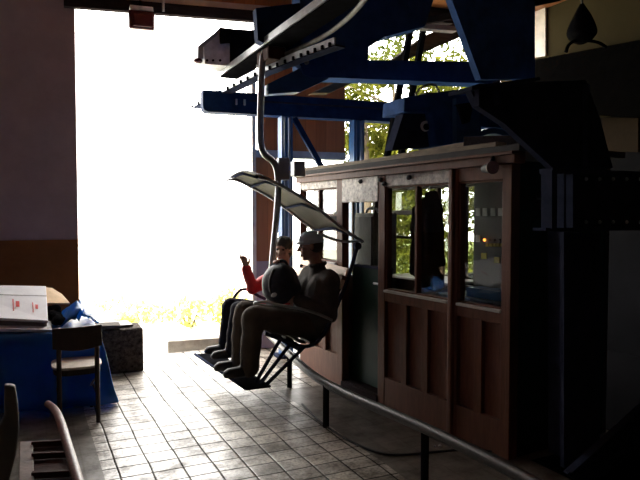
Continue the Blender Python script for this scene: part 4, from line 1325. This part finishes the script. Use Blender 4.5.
# the tarp: top rounded rectangle draped outwards with folds
def tarp():
    x0, x1, y0, y1 = -1.02, .52, 5.45, 6.36
    n = 96
    rows = []
    per = []
    for k in range(n):
        s = k / n * 4
        e = s % 1
        if s < 1: p = (x0 + (x1 - x0) * e, y0); nn = (0, -1)
        elif s < 2: p = (x1, y0 + (y1 - y0) * e); nn = (1, 0)
        elif s < 3: p = (x1 - (x1 - x0) * e, y1); nn = (0, 1)
        else: p = (x0, y1 - (y1 - y0) * e); nn = (-1, 0)
        per.append((p, nn, s))
    b = MB()
    cx, cy = (x0 + x1) / 2, (y0 + y1) / 2
    rings = []
    for j in range(12):
        f = j / 11
        row = []
        for (p, nn, s) in per:
            if j < 3:
                g = j / 3 * .98
                q = V((cx + (p[0] - cx) * g, cy + (p[1] - cy) * g, TZ + .006 + .006 * mnoise.noise(V((p[0] * 6, p[1] * 6, j)))))
            else:
                g = (j - 3) / 8
                corner = max(0, 1 - min(abs(s - round(s)), .5) * 5)
                d = V((p[0] - cx, p[1] - cy, 0)).normalized()
                fold = .03 * math.sin(s * 19) + .022 * math.sin(s * 41 + 1) + .03 * mnoise.noise(V((s * 5, g * 2, 0)))
                out = .02 + g * (.03 + fold + .15 * corner)
                dd = (V((nn[0], nn[1], 0)) * (1 - corner) + d * corner)
                q = V((p[0], p[1], 0)) + dd * out
                q.z = (TZ + .004) * (1 - g) + .015 * g + (.03 * mnoise.noise(V((s * 7, 3, 0))) + .02) * g
            row.append(b.bm.verts.new(q))
        rings.append(row)
    for a_, c_ in zip(rings, rings[1:]):
        for k in range(n):
            b.bm.faces.new((a_[k], a_[(k + 1) % n], c_[(k + 1) % n], c_[k]))
    b.bm.faces.new(rings[0])
    return b.build('blue_tarp', M['tarp'], smooth=True, solid=.006)


tp = tarp()
tag(tp, 'blue plastic tarp draped over the table at left', 'tarp')


def pT(x, y, Y):
    return pY(x, y, Y)


f_top = V((.50, 5.82, TZ - .02)); f_l = V((.50, 5.66, .03)); f_r = pZ(115, 391, .03); f_b = pZ(103, 400, .02)
g = []
for i in range(10):
    v = i / 9
    row = []
    for j in range(10):
        u = j / 9
        bot = f_l.lerp(f_b, min(1, u * 1.6)) if u < .625 else f_b.lerp(f_r, (u - .625) / .375)
        q = (f_top + V((.06 * u, .03 * u, 0))).lerp(bot, v)
        row.append(q + V((0, .02 * math.sin(u * 9) * v, 0)))
    g.append(row)
b = MB(); vs = [[b.bm.verts.new(q) for q in row] for row in g]
for r0, r1 in zip(vs, vs[1:]):
    for k in range(9):
        b.bm.faces.new((r0[k], r0[k + 1], r1[k + 1], r1[k]))
b.build('loose_corner', M['tarp'], tp, smooth=True, solid=.004)


# crumpled end of the tarp lying on the table
b = MB()
g = []
for i in range(9):
    row = []
    for j in range(9):
        x = .26 + .30 * i / 8; y = 5.6 + .6 * j / 8
        z = TZ + .03 + .17 * max(0, math.sin(PI * i / 8)) * (.55 + .6 * mnoise.noise(V((i * .9, j * .6, 2)))) + .05 * mnoise.noise(V((i * 1.7, j * 1.5, 7)))
        row.append(V((x + .02 * mnoise.noise(V((i, j, 1))), y, max(TZ + .02, z))))
    g.append(row)
tag(sheet('crumpled_sheet', M['tarp'], g), 'crumpled blue and white plastic sheet on the table right end', 'sheet')
b = MB()
for k in range(7):
    c = V((.21 + random.uniform(-.03, .05), 5.65 + k * .07, TZ + .05)); b.ell(c + V((0, 0, random.uniform(0, .07))), (.05, .06, .05), n=10)
tag(b.build('black_bag', M['fabric_black'], remesh=.014, relax=2, wob=.03, wobs=14), 'black crumpled bag between the white boxes and blue sheet', 'bag')

# two flat white cartons leaning in a stack
def carton(name, label, quad, vec, ink):
    t = thing(name, label, 'carton', (quad[0] + quad[1]) * .5, 'white cartons on the tarp table')
    b = MB(); b.prism(quad, vec); b.build('body', M['paper'], t, bevel=.004)
    a0, a1, a2, a3 = quad
    if ink:
        nrm = (a1 - a0).cross(a3 - a0).normalized()
        if nrm.y > 0: nrm = -nrm
        def at(u, v): return a0.lerp(a1, u).lerp(a3.lerp(a2, u), v)
        for (u, v, w_, h_) in ((.668, .22, .010, .34), (.712, .34, .034, .16), (.858, .20, .008, .28), (.896, .30, .026, .12)):
            b = MB(); q = [at(u - w_ / 2 * 1, v), at(u + w_ / 2, v), at(u + w_ / 2, v + h_), at(u - w_ / 2, v + h_)]
            b.prism([p + nrm * .001 for p in q], nrm * .0015); b.build('red_print', M['red_ink'], t)
        for v in (.68,):
            b = MB(); q = [at(0, v), at(1, v), at(1, v + .012), at(0, v + .012)]
            b.prism([p + nrm * .001 for p in q], nrm * .001); b.build('crease', M['paper_in'], t)
    return t


Ya = 5.55
q0, q1 = pY(-60, 315, Ya), pY(48, 320.5, Ya)
q2, q3 = pY(46, 286, Ya + .62), pY(-60, 284, Ya + .62)
carton('carton', 'upper white carton with small red print at the table left', [q0, q1, q2, q3], (0, .03, -.025), True)
r0, r1 = pY(-60, 327, Ya - .05), pY(52, 329.5, Ya - .05)
r2, r3 = pY(52, 319, Ya + .35), pY(-60, 316, Ya + .35)
carton('carton', 'lower white carton lying flat under the printed one', [r0, r1, r2, r3], (0, .015, -.03), False)
b = MB(); b.prism([pY(-60, 316, Ya + .06), pY(47, 322, Ya + .06), pY(47, 326, Ya + .06), pY(-60, 325, Ya + .06)], (0, .3, 0))
tag(b.build('dark_folder', M['paper_in']), 'dark flat folder pressed between the two white cartons', 'folder')
b = MB(); qa = [pY(x, y, Y_) for x, y, Y_ in ((44, 287, Ya + .76), (52, 288, Ya + .76), (62, 294, Ya + .66), (70, 303, Ya + .5), (46, 303, Ya + .5))]
b.prism(qa, (0, .006, -.012))
tag(b.build('cardboard_flap', M['card']), 'piece of brown cardboard standing behind the white cartons', 'cardboard')

# wooden chair, its back to us
Yc = 5.0
t = thing('wooden_chair', 'dark wooden chair with pale seat standing in front of the blue tarp', 'chair', (.33, 5.15, 0))
rR = pZ(98, 421); Yb0 = rR.y
def cpx(x, y, dy=0): return pY(x, y, Yb0 + dy)
xl = cpx(60, 421).x; xr = rR.x
zt = cpx(97, 325).z
sz = .42
for x in (xl, xr):
    b = MB(); b.tube([(x, Yb0 - .03, 0), (x, Yb0 + .02, sz), (x, Yb0 - .03, zt)], [.016, .019, .016], 10, smooth_path=1); b.build('leg', M['chair_wood'], t, smooth=True)
for x in (xl + .01, xr - .01):
    b = MB(); b.tube([(x, Yb0 + .40, 0), (x, Yb0 + .36, sz - .02)], [.014, .019], 10); b.build('leg', M['chair_wood'], t, smooth=True)
b = MB()
top_l = []
for k in range(11):
    u = k / 10; x = xl - .045 + (xr - xl + .08) * u
    y = Yb0 - .035 - .03 * math.sin(PI * u)
    top_l.append((x, y, u))
fr, bk = [], []
for (x, y, u) in top_l:
    fr.append((V((x, y, zt - .155 - .02 * math.sin(PI * u))), V((x, y, zt + .012 * (1 - 2 * u) * 0 + .0 + .008 * u))))
vs0 = [[b.bm.verts.new(p) for p in pr_] for pr_ in fr]
vs1 = [[b.bm.verts.new(p + V((0, .018, 0))) for p in pr_] for pr_ in fr]
for vs in (vs0, vs1):
    for a_, c_ in zip(vs, vs[1:]): b.bm.faces.new((a_[0], a_[1], c_[1], c_[0]))
for e in (0, 1):
    for k in range(10): b.bm.faces.new((vs0[k][e], vs0[k + 1][e], vs1[k + 1][e], vs1[k][e]))
for k in (0, 10): b.bm.faces.new((vs0[k][0], vs0[k][1], vs1[k][1], vs1[k][0]))
b.build('backrest', M['chair_wood'], t, bevel=.004)
cxm = (xl + xr) / 2
b = MB(); pts = []
for k in range(24):
    a_ = 2 * PI * k / 24; pts.append(V((cxm + .185 * math.copysign(abs(math.cos(a_)) ** .6, math.cos(a_)), Yb0 + .2 + .2 * math.copysign(abs(math.sin(a_)) ** .6, math.sin(a_)), sz - .005)))
b.prism(pts, (0, 0, .022)); b.build('seat', M['seat_pad'], t, bevel=.005)
b = MB(); b.prism([V((cxm + (p.x - cxm) * .93, Yb0 + .2 + (p.y - Yb0 - .2) * .93, sz - .05)) for p in pts], (0, 0, .045)); b.build('seat_frame', M['chair_wood'], t)
for (x, y0, y1) in ((xl, 0, .38), (xr, 0, .38)):
    b = MB(); b.cyl((x, Yb0 + y0, .2), (x, Yb0 + y1, .2), .01, 8); b.build('stretcher', M['chair_wood'], t)
b = MB(); b.tube([(xr, Yb0, sz - .06), (xr - .05, Yb0 + .06, sz - .16), (xr, Yb0 + .30, sz - .17)], .008, 8, smooth_path=1); b.build('brace', M['galv'], t, smooth=True)

# stone block with boards on it
bz = pY(143, 328, 6.45).z
t = None
b = MB(); b.box((.62, 6.68, bz / 2), (.92, .4, bz), WANG * .4)
tag(b.build('stone_block', M['stone'], bevel=.02, wob=.012, wobs=9), 'dark speckled stone block at the left foot of the doorway', 'stone block')
b = MB(); b.bar((.25, 6.62, bz + .05), (.86, 6.6, bz + .022), .22, .03, (0, 0, 1))
tag(b.build('wooden_board', M['board'], bevel=.004), 'grey board lying slantwise on the dark stone block', 'board')
b = MB(); b.box((.68, 6.7, bz + .014), (.6, .3, .022), .06)
tag(b.build('wooden_slab', M['chair_wood'], bevel=.004), 'dark flat slab lying on the stone block under the grey board', 'board')

# bottom left: rusty cart with bent tube handle, and the grey-green board
t = thing('hand_cart', 'rusty red-brown hand cart with bent tube handle in the lower left', 'cart', (.05, 2.9, 0))
hzv = .42
def cz(x, y, z=hzv): return pZ(x, y, z)
b = MB(); b.tube([cz(48, 404, .30), cz(55, 409, .36), cz(61, 422, .42), cz(66, 440), cz(74, 466), cz(84, 500), cz(96, 540)], .024, 12, smooth_path=2); b.build('tube_handle', M['pink_tube'], t, smooth=True)
b = MB(); a_, c_ = cz(26, 441, .40), cz(26, 520, .40)
b.prism([cz(19, 441, .4), cz(33, 441, .4), cz(36, 530, .4), cz(18, 530, .4)], (0, 0, -.06)); b.build('side_board', M['pink_wood'], t, bevel=.006)
b = MB(); b.prism([cz(30, 441, .38), cz(64, 439, .38), cz(80, 500, .38), cz(33, 500, .38)], (0, 0, -.03)); b.build('bed', M['rust'], t)
for (y, w_) in ((444, .022), (456, .018), (475, .02)):
    b = MB(); b.bar(cz(32, y, .40), cz(70, y - 2, .40), w_, .03); b.build('crossbar', M['rust'], t)
b = MB(); q0 = cz(35, 441, .37); q1 = cz(62, 438, .37); b.prism([q0, q1, V((q1.x, q1.y, .0)), V((q0.x, q0.y, .0))], (0, -.03, 0)); b.build('end_board', M['rust'], t)
for (x, y) in ((38, 448), (76, 500)):
    q = cz(x, y, .3); b = MB(); b.cyl(V((q.x - .03, q.y, .12)), V((q.x + .03, q.y, .12)), .12, 20); b.build('wheel', M['rubber'], t)
t = thing('curved_board', 'grey-green curved board standing at the lower left edge', 'board', (-.25, 3.2, 0))
b = MB()
Yv = 3.25
P = [pY(x, y, Yv) for x, y in ((4, 385), (15, 386), (18, 405), (19, 430), (16, 455), (8, 485), (2, 520), (-40, 520), (-40, 470), (-6, 440), (4, 415))]
b.prism(P, (0, .05, 0)); b.build('face', M['greygreen'], t, bevel=.01)
